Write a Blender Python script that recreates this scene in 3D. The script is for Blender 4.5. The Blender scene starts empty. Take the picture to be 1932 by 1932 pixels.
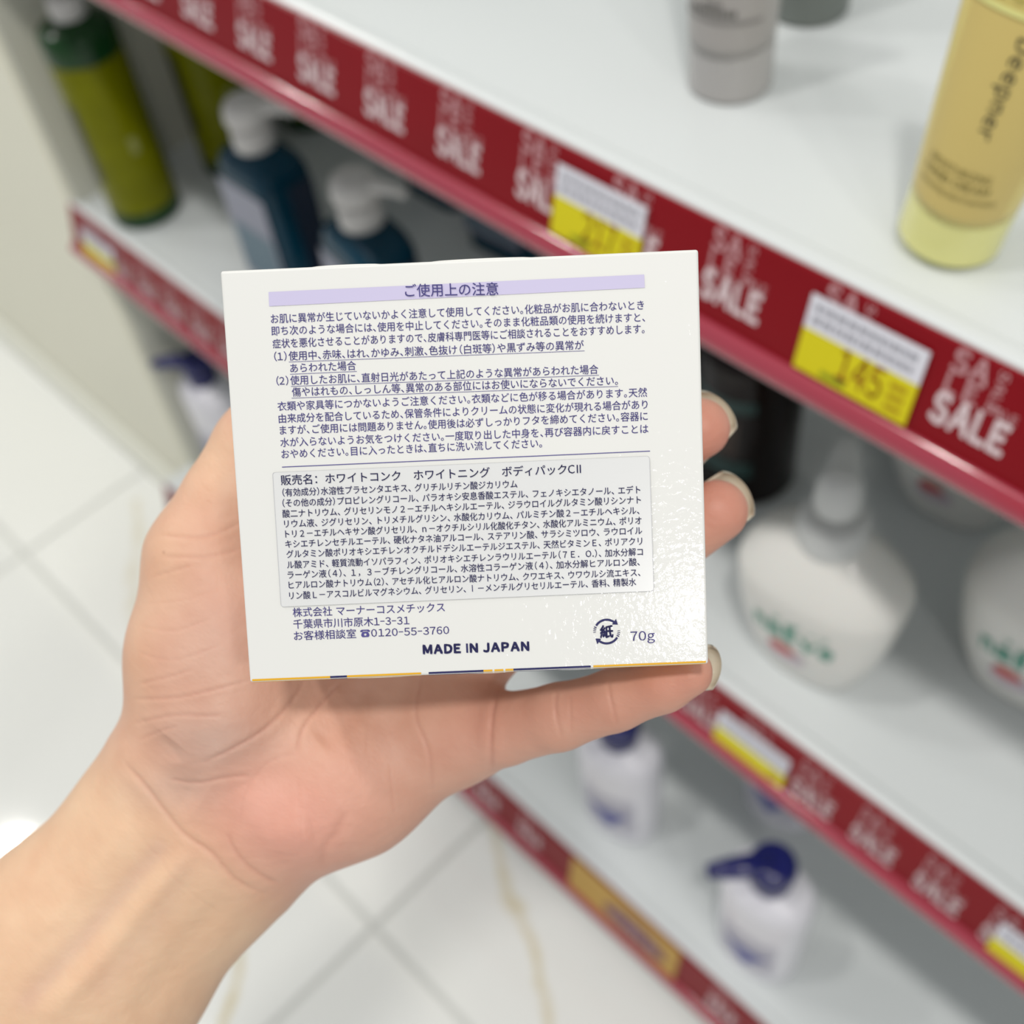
import bpy, bmesh, math, random
import numpy as np
from mathutils import Vector, Matrix
random.seed(7)
rng = np.random.default_rng(7)
sc = bpy.context.scene
COL = sc.collection

# ------------------------------------------------------------------ camera
CAM = Vector((0.0, 0.0, 1.29))
FPX, CPX = 2283.0, 966.0                      # focal length and centre in pixels of the 1932 frame
M = np.array([[0.69863016, 0.70898169, -0.0962334],      # right
              [0.51091609, -0.58850736, -0.62659703],    # down
              [-0.50087988, 0.38859239, -0.77337914]])   # forward
cd = bpy.data.cameras.new('camera')
cam = bpy.data.objects.new('camera', cd)
COL.objects.link(cam)
r_, d_, f_ = [Vector(v) for v in M]
cam.matrix_world = Matrix(((r_.x, -d_.x, -f_.x, CAM.x), (r_.y, -d_.y, -f_.y, CAM.y), (r_.z, -d_.z, -f_.z, CAM.z), (0, 0, 0, 1)))
cd.sensor_width = 36.0
cd.sensor_fit = 'HORIZONTAL'
cd.lens = 36.0 * FPX / 1932.0
cd.clip_start = 0.01
cd.dof.use_dof = True
cd.dof.focus_distance = 0.238
cd.dof.aperture_fstop = 11.0
sc.camera = cam

# ------------------------------------------------------------------ light
sc.view_settings.view_transform = 'Standard'
sc.view_settings.look = 'None'
sc.view_settings.exposure = 0.60
sc.view_settings.gamma = 1.0
sc.view_settings.use_curve_mapping = False
w = bpy.data.worlds.new('shop_ambience')
sc.world = w
w.use_nodes = True
w.node_tree.nodes['Background'].inputs[0].default_value = (0.93, 0.97, 1.0, 1)
w.node_tree.nodes['Background'].inputs[1].default_value = 0.25


def lamp(x, y, z, rad, power, name='ceiling_downlight', colour=(1, 0.97, 0.93)):
    l = bpy.data.lights.new(name, 'AREA')
    l.shape = 'DISK'
    l.size = rad * 2
    l.energy = power
    l.color = colour
    o = bpy.data.objects.new(name, l)
    COL.objects.link(o)
    o.location = (x, y, z)
    return o


LZ = 2.75
for lx in (-3.94, -2.85, -1.76, -0.67, 0.42, 1.51):
    lamp(lx, -0.30, LZ, 0.07, 10.5 if lx == 0.42 else 6.0)
lamp(-2.62, 0.23, LZ, 0.07, 7)
lamp(2.32, -1.37, LZ, 0.10, 13)

# ------------------------------------------------------------------ helpers


def cam_pt(px, py, d):
    """world point seen at pixel (px, py) at depth d (metres)"""
    v = np.array([(px - CPX) / FPX * d, (py - CPX) / FPX * d, d])
    return Vector(M.T @ v) + CAM


def on_z(px, py, z):
    v = M.T @ np.array([(px - CPX) / FPX, (py - CPX) / FPX, 1.0])
    k = (z - CAM.z) / v[2]
    return Vector((v[0] * k, v[1] * k, z))


def s2l(c):
    return tuple(((v / 12.92) if v <= 0.04045 else ((v + 0.055) / 1.055) ** 2.4) for v in [x / 255 for x in c]) + (1,)


MATS = {}


def mat(name, col=(0.8, 0.8, 0.8), rough=0.4, coat=0.0, trans=0.0, sss=0.0, ior=1.45, bump=None, metal=0.0, noise=None, spec=0.5):
    if name in MATS:
        return MATS[name]
    m = bpy.data.materials.new(name)
    m.use_nodes = True
    nt = m.node_tree
    b = nt.nodes['Principled BSDF']
    c = tuple(col)[:3] + (1,)
    b.inputs['Base Color'].default_value = c
    b.inputs['Roughness'].default_value = rough
    b.inputs['Metallic'].default_value = metal
    b.inputs['IOR'].default_value = ior
    b.inputs['Coat Weight'].default_value = coat
    b.inputs['Coat Roughness'].default_value = 0.05
    b.inputs['Transmission Weight'].default_value = trans
    b.inputs['Subsurface Weight'].default_value = sss
    b.inputs['Specular IOR Level'].default_value = spec
    if sss:
        b.inputs['Subsurface Radius'].default_value = (0.006, 0.003, 0.002)
        b.inputs['Subsurface Scale'].default_value = 1.0
    tc = nt.nodes.new('ShaderNodeTexCoord')
    if noise:
        sc_, amt = noise
        n = nt.nodes.new('ShaderNodeTexNoise')
        n.inputs['Scale'].default_value = sc_
        n.inputs['Detail'].default_value = 4
        nt.links.new(tc.outputs['Object'], n.inputs['Vector'])
        mx = nt.nodes.new('ShaderNodeMix')
        mx.data_type = 'RGBA'
        nt.links.new(n.outputs['Fac'], mx.inputs['Factor'])
        mx.inputs['A'].default_value = tuple(v * (1 - amt) for v in c[:3]) + (1,)
        mx.inputs['B'].default_value = tuple(min(1, v * (1 + amt)) for v in c[:3]) + (1,)
        nt.links.new(mx.outputs['Result'], b.inputs['Base Color'])
    if bump:
        sc_, st, di = bump
        n = nt.nodes.new('ShaderNodeTexNoise')
        n.inputs['Scale'].default_value = sc_
        n.inputs['Detail'].default_value = 3
        nt.links.new(tc.outputs['Object'], n.inputs['Vector'])
        bp = nt.nodes.new('ShaderNodeBump')
        bp.inputs['Strength'].default_value = st
        bp.inputs['Distance'].default_value = di
        nt.links.new(n.outputs['Fac'], bp.inputs['Height'])
        nt.links.new(bp.outputs['Normal'], b.inputs['Normal'])
        if coat:
            nt.links.new(bp.outputs['Normal'], b.inputs['Coat Normal'])
    MATS[name] = m
    return m


def link(name, me, m, parent=None, loc=None, smooth=True):
    if m is not None and len(me.materials) == 0:
        me.materials.append(m)
    if smooth:
        me.shade_smooth()
    o = bpy.data.objects.new(name, me)
    COL.objects.link(o)
    if parent is not None:
        o.parent = parent
    if loc is not None:
        o.location = loc
    return o


def mesh_from(name, verts, faces):
    me = bpy.data.meshes.new(name)
    me.from_pydata([tuple(v) for v in verts], [], faces)
    me.update()
    return me


def empty(name, label, cat, loc=(0, 0, 0), rz=0.0, group=None):
    o = bpy.data.objects.new(name, None)
    o.empty_display_size = 0.02
    COL.objects.link(o)
    o.location = loc
    o.rotation_euler = (0, 0, rz)
    o['label'] = label
    o['category'] = cat
    if group:
        o['group'] = group
    return o


def box_me(name, x0, x1, y0, y1, z0, z1, bev=0.0, seg=2):
    bm = bmesh.new()
    bmesh.ops.create_cube(bm, size=1.0)
    for v in bm.verts:
        v.co = Vector(((x0 + x1) / 2 + v.co.x * (x1 - x0), (y0 + y1) / 2 + v.co.y * (y1 - y0), (z0 + z1) / 2 + v.co.z * (z1 - z0)))
    if bev:
        bmesh.ops.bevel(bm, geom=list(bm.edges), offset=bev, segments=seg, affect='EDGES', profile=0.5)
    me = bpy.data.meshes.new(name)
    bm.to_mesh(me)
    bm.free()
    return me


def lathe(name, prof, sx=1.0, sy=1.0, p=2.0, seg=40, yoff=None):
    """rings of a superellipse section; prof is [(radius factor, z)]"""
    vs, fs = [], []
    n = len(prof)
    for r, z in prof:
        for k in range(seg):
            a = 2 * math.pi * k / seg
            c, s = math.cos(a), math.sin(a)
            vs.append((sx * r * math.copysign(abs(c) ** (2 / p), c), sy * r * math.copysign(abs(s) ** (2 / p), s), z))
    for i in range(n - 1):
        for k in range(seg):
            a, b = i * seg + k, i * seg + (k + 1) % seg
            fs.append((a, b, b + seg, a + seg))
    fs.append(tuple(range(seg - 1, -1, -1)))
    fs.append(tuple((n - 1) * seg + k for k in range(seg)))
    return mesh_from(name, vs, fs)


def curve_prof(pts, n=6):
    """smooth (Catmull-Rom) resampling of a profile"""
    out = []
    P = [pts[0]] + list(pts) + [pts[-1]]
    for i in range(1, len(P) - 2):
        for k in range(n):
            t = k / n
            q = []
            for j in (0, 1):
                a, b, c, d = P[i - 1][j], P[i][j], P[i + 1][j], P[i + 2][j]
                q.append(0.5 * (2 * b + (c - a) * t + (2 * a - 5 * b + 4 * c - d) * t * t + (3 * b - a - 3 * c + d) * t ** 3))
            out.append(tuple(q))
    out.append(pts[-1])
    return out


def tube(name, pts, rad, seg=14, flat=1.0):
    """swept tube through points with a radius per point"""
    vs, fs = [], []
    P = [Vector(p) for p in pts]
    n = len(P)
    for i, p in enumerate(P):
        t = (P[min(i + 1, n - 1)] - P[max(i - 1, 0)]).normalized()
        u = t.cross(Vector((0, 0, 1)))
        if u.length < 1e-3:
            u = Vector((1, 0, 0))
        u.normalize()
        v = u.cross(t)
        r = rad[i] if isinstance(rad, (list, tuple)) else rad
        for k in range(seg):
            a = 2 * math.pi * k / seg
            vs.append(p + u * math.cos(a) * r + v * math.sin(a) * r * flat)
    for i in range(n - 1):
        for k in range(seg):
            a, b = i * seg + k, i * seg + (k + 1) % seg
            fs.append((a, b, b + seg, a + seg))
    fs.append(tuple(range(seg - 1, -1, -1)))
    fs.append(tuple((n - 1) * seg + k for k in range(seg)))
    return mesh_from(name, vs, fs)


def join_me(name, mes):
    vs, fs = [], []
    for me in mes:
        o = len(vs)
        vs += [tuple(v.co) for v in me.vertices]
        fs += [tuple(i + o for i in p.vertices) for p in me.polygons]
    return mesh_from(name, vs, fs)


_tc = {}


def text_arr(txt, offset=0.0, res=3, spacing=1.0):
    """flat text mesh as numpy verts (size 1) and faces"""
    key = (txt, offset, res, spacing)
    if key not in _tc:
        cu = bpy.data.curves.new('t', 'FONT')
        cu.body = txt
        cu.size = 1.0
        cu.offset = offset
        cu.space_character = spacing
        cu.resolution_u = res
        cu.fill_mode = 'FRONT'
        o = bpy.data.objects.new('t', cu)
        me = bpy.data.meshes.new_from_object(o)
        v = np.array([tuple(a.co) for a in me.vertices]).reshape(-1, 3)
        f = [tuple(p.vertices) for p in me.polygons]
        bpy.data.objects.remove(o)
        bpy.data.curves.remove(cu)
        bpy.data.meshes.remove(me)
        _tc[key] = (v, f)
    v, f = _tc[key]
    return v.copy(), f


def rect(x0, x1, y0, y1):
    return np.array([(x0, y0, 0), (x1, y0, 0), (x1, y1, 0), (x0, y1, 0)], float), [(0, 1, 2, 3)]


def text_arr2(txt, offset=0.0, res=3, punct=0.5, latin=0.0, half_gap=0.09):
    """set a line glyph by glyph: sans Latin letters by their own width, tight punctuation"""
    parts, x = [], 0.0
    for ch in txt:
        if ch == '☎':
            # solid telephone: body, dial hole left open, handset across the top
            b0 = x + 0.06
            n_ = 16
            cx0, cy0 = b0 + 0.45, 0.26
            outer = []
            for q_ in range(n_):
                a_ = 2 * math.pi * q_ / n_
                c_, s_ = math.cos(a_), math.sin(a_)
                k_ = min(0.38 / max(abs(c_), 1e-6), 0.27 / max(abs(s_), 1e-6))
                outer.append((cx0 + c_ * k_ * (1.0 if s_ < 0.2 else 0.80), cy0 + s_ * k_, 0))
            inner = [(cx0 + 0.12 * math.cos(2 * math.pi * q_ / n_), cy0 - 0.02 + 0.12 * math.sin(2 * math.pi * q_ / n_), 0) for q_ in range(n_)]
            parts.append((np.array(outer + inner, float), [(q_, (q_ + 1) % n_, n_ + (q_ + 1) % n_, n_ + q_) for q_ in range(n_)]))
            parts.append(rect(b0 + 0.10, b0 + 0.80, 0.60, 0.72))
            parts.append(rect(b0, b0 + 0.22, 0.50, 0.66))
            parts.append(rect(b0 + 0.68, b0 + 0.90, 0.50, 0.66))
            x = b0 + 1.0
            continue
        if ch == 'I' or ch == 'ｌ':
            wd_ = 0.085 + 1.3 * offset
            if ch == 'ｌ':
                parts.append(rect(x + 0.35, x + 0.35 + wd_, 0.0, 0.78))
                x += 1.0
            else:
                parts.append(rect(x + 0.04, x + 0.04 + wd_, -0.6 * offset, 0.735 + 0.6 * offset))
                x += wd_ + 0.08 + half_gap
            continue
        if ch == ' ':
            x += 0.30
            continue
        if ch == '\u3000':
            x += 1.0
            continue
        asc = 33 <= ord(ch) < 127
        g = chr(ord(ch) + 0xFEE0) if asc else ch
        v, f = text_arr(g, 0.0, res)
        if len(v) == 0:
            continue
        if offset:
            v0, f0, cp = v, f, []
            ring_ = ((-1, -.6), (1, .6), (.6, -1), (-.6, 1)) if offset > 0.02 else ((-.8, -.5), (.8, .5))
            for q_, (dx, dy) in enumerate(ring_):
                vv = v0.copy()
                vv[:, 0] += dx * offset
                vv[:, 1] += dy * offset
                cp.append((vv, f0))
            v, f = merge(cp)
        a, b_ = v[:, 0].min(), v[:, 0].max()
        if asc:
            wd = b_ - a
            if ch == '-':
                v[:, 0] = (v[:, 0] - a) * 0.42 / wd
                wd = 0.42
            elif ch == '1':
                v[:, 0] -= a - 0.04
                wd += 0.04
            else:
                v[:, 0] -= a
            v[:, 0] += x
            x += wd + half_gap
        elif ch in '、。）':
            v[:, 0] += x
            x += punct if ch != '）' else min(punct, 0.5)
        elif ch == '（':
            v[:, 0] += x - 0.48
            x += 0.52
        else:
            v[:, 0] += x
            x += 1.0
        parts.append((v, f))
    return merge(parts)


def text_fit(txt, x0, x1, ybase, h=None, offset=0.0, res=3, cap='H', spacing=1.0):
    """text scaled to span x0..x1; h is the em height"""
    v, f = text_arr2(txt, offset, res)
    kx = (x1 - x0) / (v[:, 0].max() - v[:, 0].min())
    ky = kx if h is None else h
    out = v.copy()
    out[:, 0] = x0 + (v[:, 0] - v[:, 0].min()) * kx
    out[:, 1] = ybase + v[:, 1] * ky
    return out, f


def merge(parts):
    vs, fs, o = [], [], 0
    for v, f in parts:
        vs.append(v)
        fs += [tuple(i + o for i in q) for q in f]
        o += len(v)
    return np.vstack(vs), fs


# ------------------------------------------------------------------ materials
WHITE = mat('white_powder_coat', (0.66, 0.69, 0.69), 0.28, spec=0.5, bump=(60, 0.04, 0.001))
GREYW = mat('pale_grey_panel', (0.62, 0.64, 0.62), 0.45)
CREAM = mat('cream_wall_paint', (0.86, 0.84, 0.70), 0.55, noise=(3, 0.03))
SKIRT = mat('white_skirting', (0.78, 0.78, 0.68), 0.3)
RED = mat('red_rail_plastic', (0.215, 0.001, 0.006), 0.30, coat=0.03, noise=(9, 0.12), spec=0.25)
LIP = mat('reflection_pink_lip', (0.34, 0.035, 0.06), 0.16, coat=1.0)  # pink reflection of the bright room painted into the lip's base colour
PRINT = mat('white_print_on_red', (0.84, 0.72, 0.74), 0.35, coat=0.3)
PRINT2 = mat('rose_print_on_red', (0.64, 0.36, 0.38), 0.35, coat=0.3)
YEL = mat('yellow_paper', (0.66, 0.58, 0.0), 0.5)
PAPER = mat('white_paper', (0.70, 0.70, 0.76), 0.5)
INKB = mat('brown_red_ink', (0.30, 0.06, 0.0), 0.5)
INKG = mat('grey_ink', (0.22, 0.22, 0.26), 0.5)
INKGR = mat('green_ink', (0.12, 0.2, 0.01), 0.5)

# ------------------------------------------------------------------ the setting
YF = 0.36                 # front plane of the shelves
XL = -1.144               # left end of the shelving


def structure(o):
    o['kind'] = 'structure'
    return o


grout = mat('grey_grout', (0.62, 0.63, 0.60), 0.6)
floor = structure(link('floor', box_me('floor', -4, 2.4, -3.2, 2.2, -0.05, -0.0025), grout, smooth=False))

# marble-look tile: white glaze with ochre veins that run across the floor
tm = bpy.data.materials.new('white_marble_tile')
tm.use_nodes = True
nt = tm.node_tree
b = nt.nodes['Principled BSDF']
b.inputs['Roughness'].default_value = 0.07
b.inputs['Coat Weight'].default_value = 0.2
geo = nt.nodes.new('ShaderNodeNewGeometry')


def N(t, **kw):
    n = nt.nodes.new(t)
    for k, v in kw.items():
        setattr(n, k, v)
    return n


def math_node(op, a, bb=None, c=None):
    n = N('ShaderNodeMath', operation=op)
    for i, v in enumerate((a, bb, c)):
        if v is None:
            continue
        if isinstance(v, (int, float)):
            n.inputs[i].default_value = v
        else:
            nt.links.new(v, n.inputs[i])
    return n.outputs[0]


nz = N('ShaderNodeTexNoise')
nz.inputs['Scale'].default_value = 9
nz.inputs['Detail'].default_value = 5
nt.links.new(geo.outputs['Position'], nz.inputs['Vector'])
nzc = math_node('SUBTRACT', nz.outputs['Fac'], 0.5)
sep = N('ShaderNodeSeparateXYZ')
nt.links.new(geo.outputs['Position'], sep.inputs[0])
total = None
for (ax, ay), (bx, by), wd, amp in (((-0.53, 0.312), (-0.30, 0.19), 0.0085, 1.0), ((-1.27, 0.30), (-1.07, 0.18), 0.011, 0.55),
                                    ((-0.66, 0.06), (-0.50, -0.14), 0.008, 1.1), ((-0.3, 0.19), (-0.1, -0.3), 0.006, 0.9),
                                    ((-2.3, 0.2), (-1.6, -0.5), 0.012, 0.6), ((-1.4, -0.5), (-0.6, -0.9), 0.012, 0.6)):
    L = math.hypot(bx - ax, by - ay)
    tx, ty = (bx - ax) / L, (by - ay) / L
    s1 = math_node('MULTIPLY', math_node('SUBTRACT', sep.outputs[0], ax), tx)
    s2 = math_node('MULTIPLY', math_node('SUBTRACT', sep.outputs[1], ay), ty)
    along = math_node('ADD', s1, s2)
    d1 = math_node('MULTIPLY', math_node('SUBTRACT', sep.outputs[0], ax), -ty)
    d2 = math_node('MULTIPLY', math_node('SUBTRACT', sep.outputs[1], ay), tx)
    dist = math_node('ABSOLUTE', math_node('ADD', math_node('ADD', d1, d2), math_node('MULTIPLY', nzc, 0.07)))
    core = math_node('MAXIMUM', math_node('SUBTRACT', 1.0, math_node('DIVIDE', dist, wd)), 0.0)
    ends = math_node('MULTIPLY', math_node('GREATER_THAN', along, 0.0), math_node('LESS_THAN', along, L))
    v = math_node('MULTIPLY', math_node('MULTIPLY', core, ends), amp)
    total = v if total is None else math_node('MAXIMUM', total, v)
n2 = N('ShaderNodeTexNoise')
n2.inputs['Scale'].default_value = 30
nt.links.new(geo.outputs['Position'], n2.inputs['Vector'])
total = math_node('MINIMUM', math_node('MULTIPLY', total, math_node('ADD', n2.outputs['Fac'], 0.15)), 0.85)
mx = N('ShaderNodeMix', data_type='RGBA')
nt.links.new(total, mx.inputs['Factor'])
mx.inputs['A'].default_value = (0.82, 0.83, 0.80, 1)
mx.inputs['B'].default_value = (0.60, 0.50, 0.26, 1)
nt.links.new(mx.outputs['Result'], b.inputs['Base Color'])
TP, GX, GY, GW = 0.7695, -0.535, 0.141, 0.0035
tile_me = box_me('tile', GW, TP - GW, GW, TP - GW, -0.012, 0.0, 0.0008, 1)
tile_me.materials.append(tm)
for i in range(-4, 4):
    for j in range(-3, 1):
        t = bpy.data.objects.new('tile', tile_me)
        COL.objects.link(t)
        t.parent = floor
        t.location = (GX + i * TP, GY + j * TP, 0)

wl = structure(link('wall_left', box_me('wall_left', -3.6, XL, YF, YF + 0.10, 0.0, 2.6), CREAM, smooth=False))
# skirting with a stepped top, standing proud of the wall
sk = [(0.0, 0.0), (-0.016, 0.0), (-0.016, 0.030), (-0.012, 0.036), (-0.012, 0.044), (-0.005, 0.050), (0.0, 0.050)]
vs = [(x, YF + a, z) for x in (-3.6, XL + 0.004) for a, z in sk]
n = len(sk)
fs = [(k, (k + 1) % n, n + (k + 1) % n, n + k) for k in range(n)] + [tuple(range(n - 1, -1, -1)), tuple(range(n, 2 * n))]
structure(link('baseboard_left', mesh_from('baseboard_left', vs, fs), SKIRT, smooth=False))
structure(link('trim_1', box_me('trim_1', -3.6, XL, YF - 0.003, YF, 0.052, 0.056), mat('grey_sealant', (0.55, 0.55, 0.48), 0.5), smooth=False))

# ------------------------------------------------------------------ shelving unit
XR = 0.75
BACK = 0.74
unit = empty('shelving_unit', 'long white metal shelving unit with three shelves and red sale rails', 'shelf', (XL, YF, 0))


def upart(name, me, m, parent=unit, smooth=False):
    o = link(name, me, m, parent, smooth=smooth)
    o.location = -unit.location if parent is unit else (0, 0, 0)
    return o


upart('back_panel', box_me('back_panel', XL, XR, BACK, BACK + 0.02, 0.0, 1.9, 0.001), GREYW)
upart('side_panel', box_me('side_panel', XL - 0.001, XL + 0.012, YF + 0.004, BACK, 0.05, 1.9, 0.001), mat('warm_side_panel', (0.60, 0.60, 0.52), 0.5))
upart('plinth', box_me('plinth', XL, XR, 0.345, 0.36, 0.0, 0.09, 0.001), mat('dark_plinth', (0.12, 0.12, 0.12), 0.5))

#          top front edge (y, z), bottom front edge (y, z)
RAILS = {'top': ((0.360, 0.937), (0.345, 0.8774)), 'middle': ((0.360, 0.545), (0.345, 0.490)), 'bottom': ((0.318, 0.120), (0.303, 0.054))}


def rail_frame(k):
    (y0, z0), (y1, z1) = RAILS[k]
    up = Vector((0, y0 - y1, z0 - z1))
    L = up.length
    up.normalize()
    nrm = Vector((0, -up.z, up.y))
    return Vector((0, y1, z1)), up, nrm, L


rail_obj = {}
for k in ('top', 'middle', 'bottom'):
    (y0, z0), _ = RAILS[k]
    # shelf board: rounded white nose just behind the red rail, then a shallow groove
    prof = [(y0 + 0.0045, z0 - 0.014), (y0 + 0.0005, z0 - 0.010), (y0 - 0.0005, z0 - 0.003), (y0 + 0.001, z0 + 0.0008), (y0 + 0.004, z0 + 0.0022),
            (y0 + 0.009, z0 + 0.0022), (y0 + 0.0115, z0 + 0.001), (y0 + 0.012, z0), (BACK, z0), (BACK, z0 - 0.025), (y0 + 0.012, z0 - 0.025)]
    vs = [(x, a, z) for x in (XL + 0.001, XR) for a, z in prof]
    n = len(prof)
    fs = [(q, (q + 1) % n, n + (q + 1) % n, n + q) for q in range(n)] + [tuple(range(n - 1, -1, -1)), tuple(range(n, 2 * n))]
    me = mesh_from('shelf', vs, fs)
    bm = bmesh.new(); bm.from_mesh(me); bmesh.ops.recalc_face_normals(bm, faces=bm.faces); bm.to_mesh(me); bm.free()
    upart('shelf', me, WHITE)
    # rail: flat face with a rolled lower lip
    org, up, nrm, L = rail_frame(k)
    sec = [(0.0005, L), (0.0018, L - 0.001)]
    sec += [(0.0018, 0.0128), (-0.002, 0.0128), (-0.002, L - 0.001)]
    xs = [XL + 0.002, XR]
    vs = [tuple(org + Vector((x, 0, 0)) + nrm * a + up * s) for x in xs for a, s in sec]
    n = len(sec)
    fs = [(q, (q + 1) % n, n + (q + 1) % n, n + q) for q in range(n)] + [tuple(range(n - 1, -1, -1)), tuple(range(n, 2 * n))]
    me = mesh_from('price_rail', vs, fs)
    bm = bmesh.new(); bm.from_mesh(me); bmesh.ops.recalc_face_normals(bm, faces=bm.faces); bm.to_mesh(me); bm.free()
    ro = upart('price_rail', me, RED, smooth=True)
    me.set_sharp_from_angle(angle=math.radians(35))
    rail_obj[k] = ro
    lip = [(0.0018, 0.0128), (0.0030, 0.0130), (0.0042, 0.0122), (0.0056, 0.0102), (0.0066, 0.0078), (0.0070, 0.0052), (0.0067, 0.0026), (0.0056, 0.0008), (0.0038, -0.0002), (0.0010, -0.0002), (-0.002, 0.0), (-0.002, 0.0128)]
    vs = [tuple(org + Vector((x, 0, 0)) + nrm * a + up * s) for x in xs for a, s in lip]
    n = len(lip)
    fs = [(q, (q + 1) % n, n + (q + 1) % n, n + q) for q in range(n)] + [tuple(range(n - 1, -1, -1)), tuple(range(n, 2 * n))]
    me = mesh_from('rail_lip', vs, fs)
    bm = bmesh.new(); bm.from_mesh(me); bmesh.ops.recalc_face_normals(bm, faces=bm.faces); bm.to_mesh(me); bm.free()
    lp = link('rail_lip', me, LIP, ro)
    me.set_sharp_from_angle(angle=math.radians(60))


def sale_print():
    """the printed SALE block, 36 x 37 mm, origin at its lower left"""
    big = []
    x = 0.0
    for ch, wd in (('S', 8.2), ('A', 9.6), ('L', 7.2), ('E', 7.6)):
        big.append(text_fit(ch, x, x + wd, 0, 14.2 / 0.72, offset=0.045))
        x += wd + 0.9
    big2 = [text_fit('S', 1.5, 9.0, 26.2, 10.5 / 0.72, offset=0.03), text_fit('A', 10, 18.6, 26.2, 10.5 / 0.72, offset=0.03)]
    mid = [text_fit('L', 2.0, 7.6, 15.4, 9.6 / 0.72, offset=0.03), text_fit('E', 11, 17.2, 15.4, 9.6 / 0.72, offset=0.03)]
    v, f = text_fit('SALE', 0, 20, 0, 4.2 / 0.72, offset=0.02)
    side = (np.stack([v[:, 1] + 22.0, 36.5 - v[:, 0], v[:, 2]], 1), [tuple(reversed(q)) for q in f])
    low = text_fit('SALE', 21.5, 36.0, 16.0, 4.2 / 0.72, offset=0.02)
    a = merge(big)
    bb = merge(big2 + mid + [side, low])
    vs = np.vstack([a[0], bb[0]]) * 0.001
    off = len(a[0])
    fs = list(a[1]) + [tuple(i + off for i in q) for q in bb[1]]
    me = mesh_from('sale_print', vs, fs)
    me.materials.append(PRINT)
    me.materials.append(PRINT2)
    for i, p in enumerate(me.polygons):
        p.material_index = 0 if i < len(a[1]) else 1
    return me


SALE = sale_print()
R_ = {k: rail_frame(k) for k in RAILS}


def rail_matrix(k, x, s, sxy=1.0, proud=0.0021):
    org, up, nrm, L = R_[k]
    p = org + Vector((x, 0, 0)) + up * s + nrm * proud
    m = Matrix(((1, 0, 0, p.x), (0, up.y, nrm.y, p.y), (0, up.z, nrm.z, p.z), (0, 0, 0, 1)))
    return m @ Matrix.Diagonal((sxy, sxy, 1, 1))


def add_prints(k, xs, s, scale):
    for x in xs:
        o = bpy.data.objects.new('sale_print', SALE)
        COL.objects.link(o)
        o.parent = rail_obj[k]
        o.matrix_local = rail_matrix(k, x, s, scale)


add_prints('top', [-0.655 + 0.0625 * i for i in range(-7, 21)], 0.0235, 0.98)
add_prints('middle', [-0.235 + 0.0485 * i for i in range(-18, 20)], 0.0165, 0.93)
add_prints('bottom', [-0.534 + 0.0645 * i for i in range(-9, 19) if i not in (2, 3, 4)], 0.0245, 0.95)


def price_tag(k, x0, x1, s0, s1, label, number=None, lines=2, group=None, number_x=0.36, split=0.56):
    """paper ticket: white upper half with small print, yellow lower half with the price"""
    w_, h_ = x1 - x0, s1 - s0
    t = empty('price_tag', label, 'price tag', group=group)
    t.matrix_world = rail_matrix(k, x0, s0, 1.0, 0.0036)
    m1 = box_me('white_band', 0, w_, h_ * split, h_, -0.0004, 0.0)
    m2 = box_me('yellow_band', 0, w_, 0, h_ * split, -0.0004, 0.0)
    link('white_band', m1, PAPER, t, smooth=False)
    link('yellow_band', m2, YEL, t, smooth=False)
    if number:
        v, f = text_fit(number, w_ * number_x, w_ * (number_x + 0.38), h_ * 0.13, h_ * 0.40 / 0.72, offset=0.012)
        v[:, 2] = 0.0002
        link('price_figures', mesh_from('price_figures', v, f), INKB, t, smooth=False)
    parts = []
    rs = random.Random(len(label) * 7 + 3)
    for r in range(lines):
        x = w_ * 0.06
        y = h_ * (0.90 - 0.16 * r)
        while x < w_ * 0.92:
            dx = w_ * rs.uniform(0.03, 0.09)
            n_ = 4
            for q in range(n_):
                parts.append(rect(x + dx * q / n_, x + dx * (q + 0.6) / n_, y - h_ * 0.085, y))
            x += dx + w_ * 0.018
    v, f = merge(parts)
    v[:, 2] = 0.0002
    link('small_print', mesh_from('small_print', v, f), INKG, t, smooth=False)
    parts = [rect(w_ * (0.24 + 0.02 * q), w_ * (0.252 + 0.02 * q), h_ * 0.05, h_ * 0.13) for q in range(11)]
    v, f = merge(parts)
    v[:, 2] = 0.0002
    link('green_print', mesh_from('green_print', v, f), INKGR, t, smooth=False)
    parts = [rect(w_ * (0.80 + 0.02 * q), w_ * (0.812 + 0.02 * q), h_ * yy, h_ * (yy + 0.06)) for q in range(7) for yy in (0.1, 0.24, 0.38)]
    v, f = merge(parts)
    v[:, 2] = 0.0002
    link('side_print', mesh_from('side_print', v, f), INKB, t, smooth=False)
    return t


price_tag('top', -0.3765, -0.3175, 0.0145, 0.0525, 'yellow ticket with brown figures 217 just above the white box', '217')
price_tag('top', -0.2215, -0.1625, 0.0145, 0.0525, 'large clear ticket with brown figures 145 below the yellow tube', '145')
price_tag('middle', -0.252, -0.192, 0.006, 0.042, 'yellow and white price ticket on the middle rail just below the little finger')
price_tag('middle', -0.033, 0.027, 0.006, 0.042, 'yellow ticket on the middle rail at the lower right edge of the photo')
price_tag('middle', -1.118, -1.055, 0.006, 0.042, 'small yellow price ticket on the middle rail below the green bottle nearest the wall')

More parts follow.
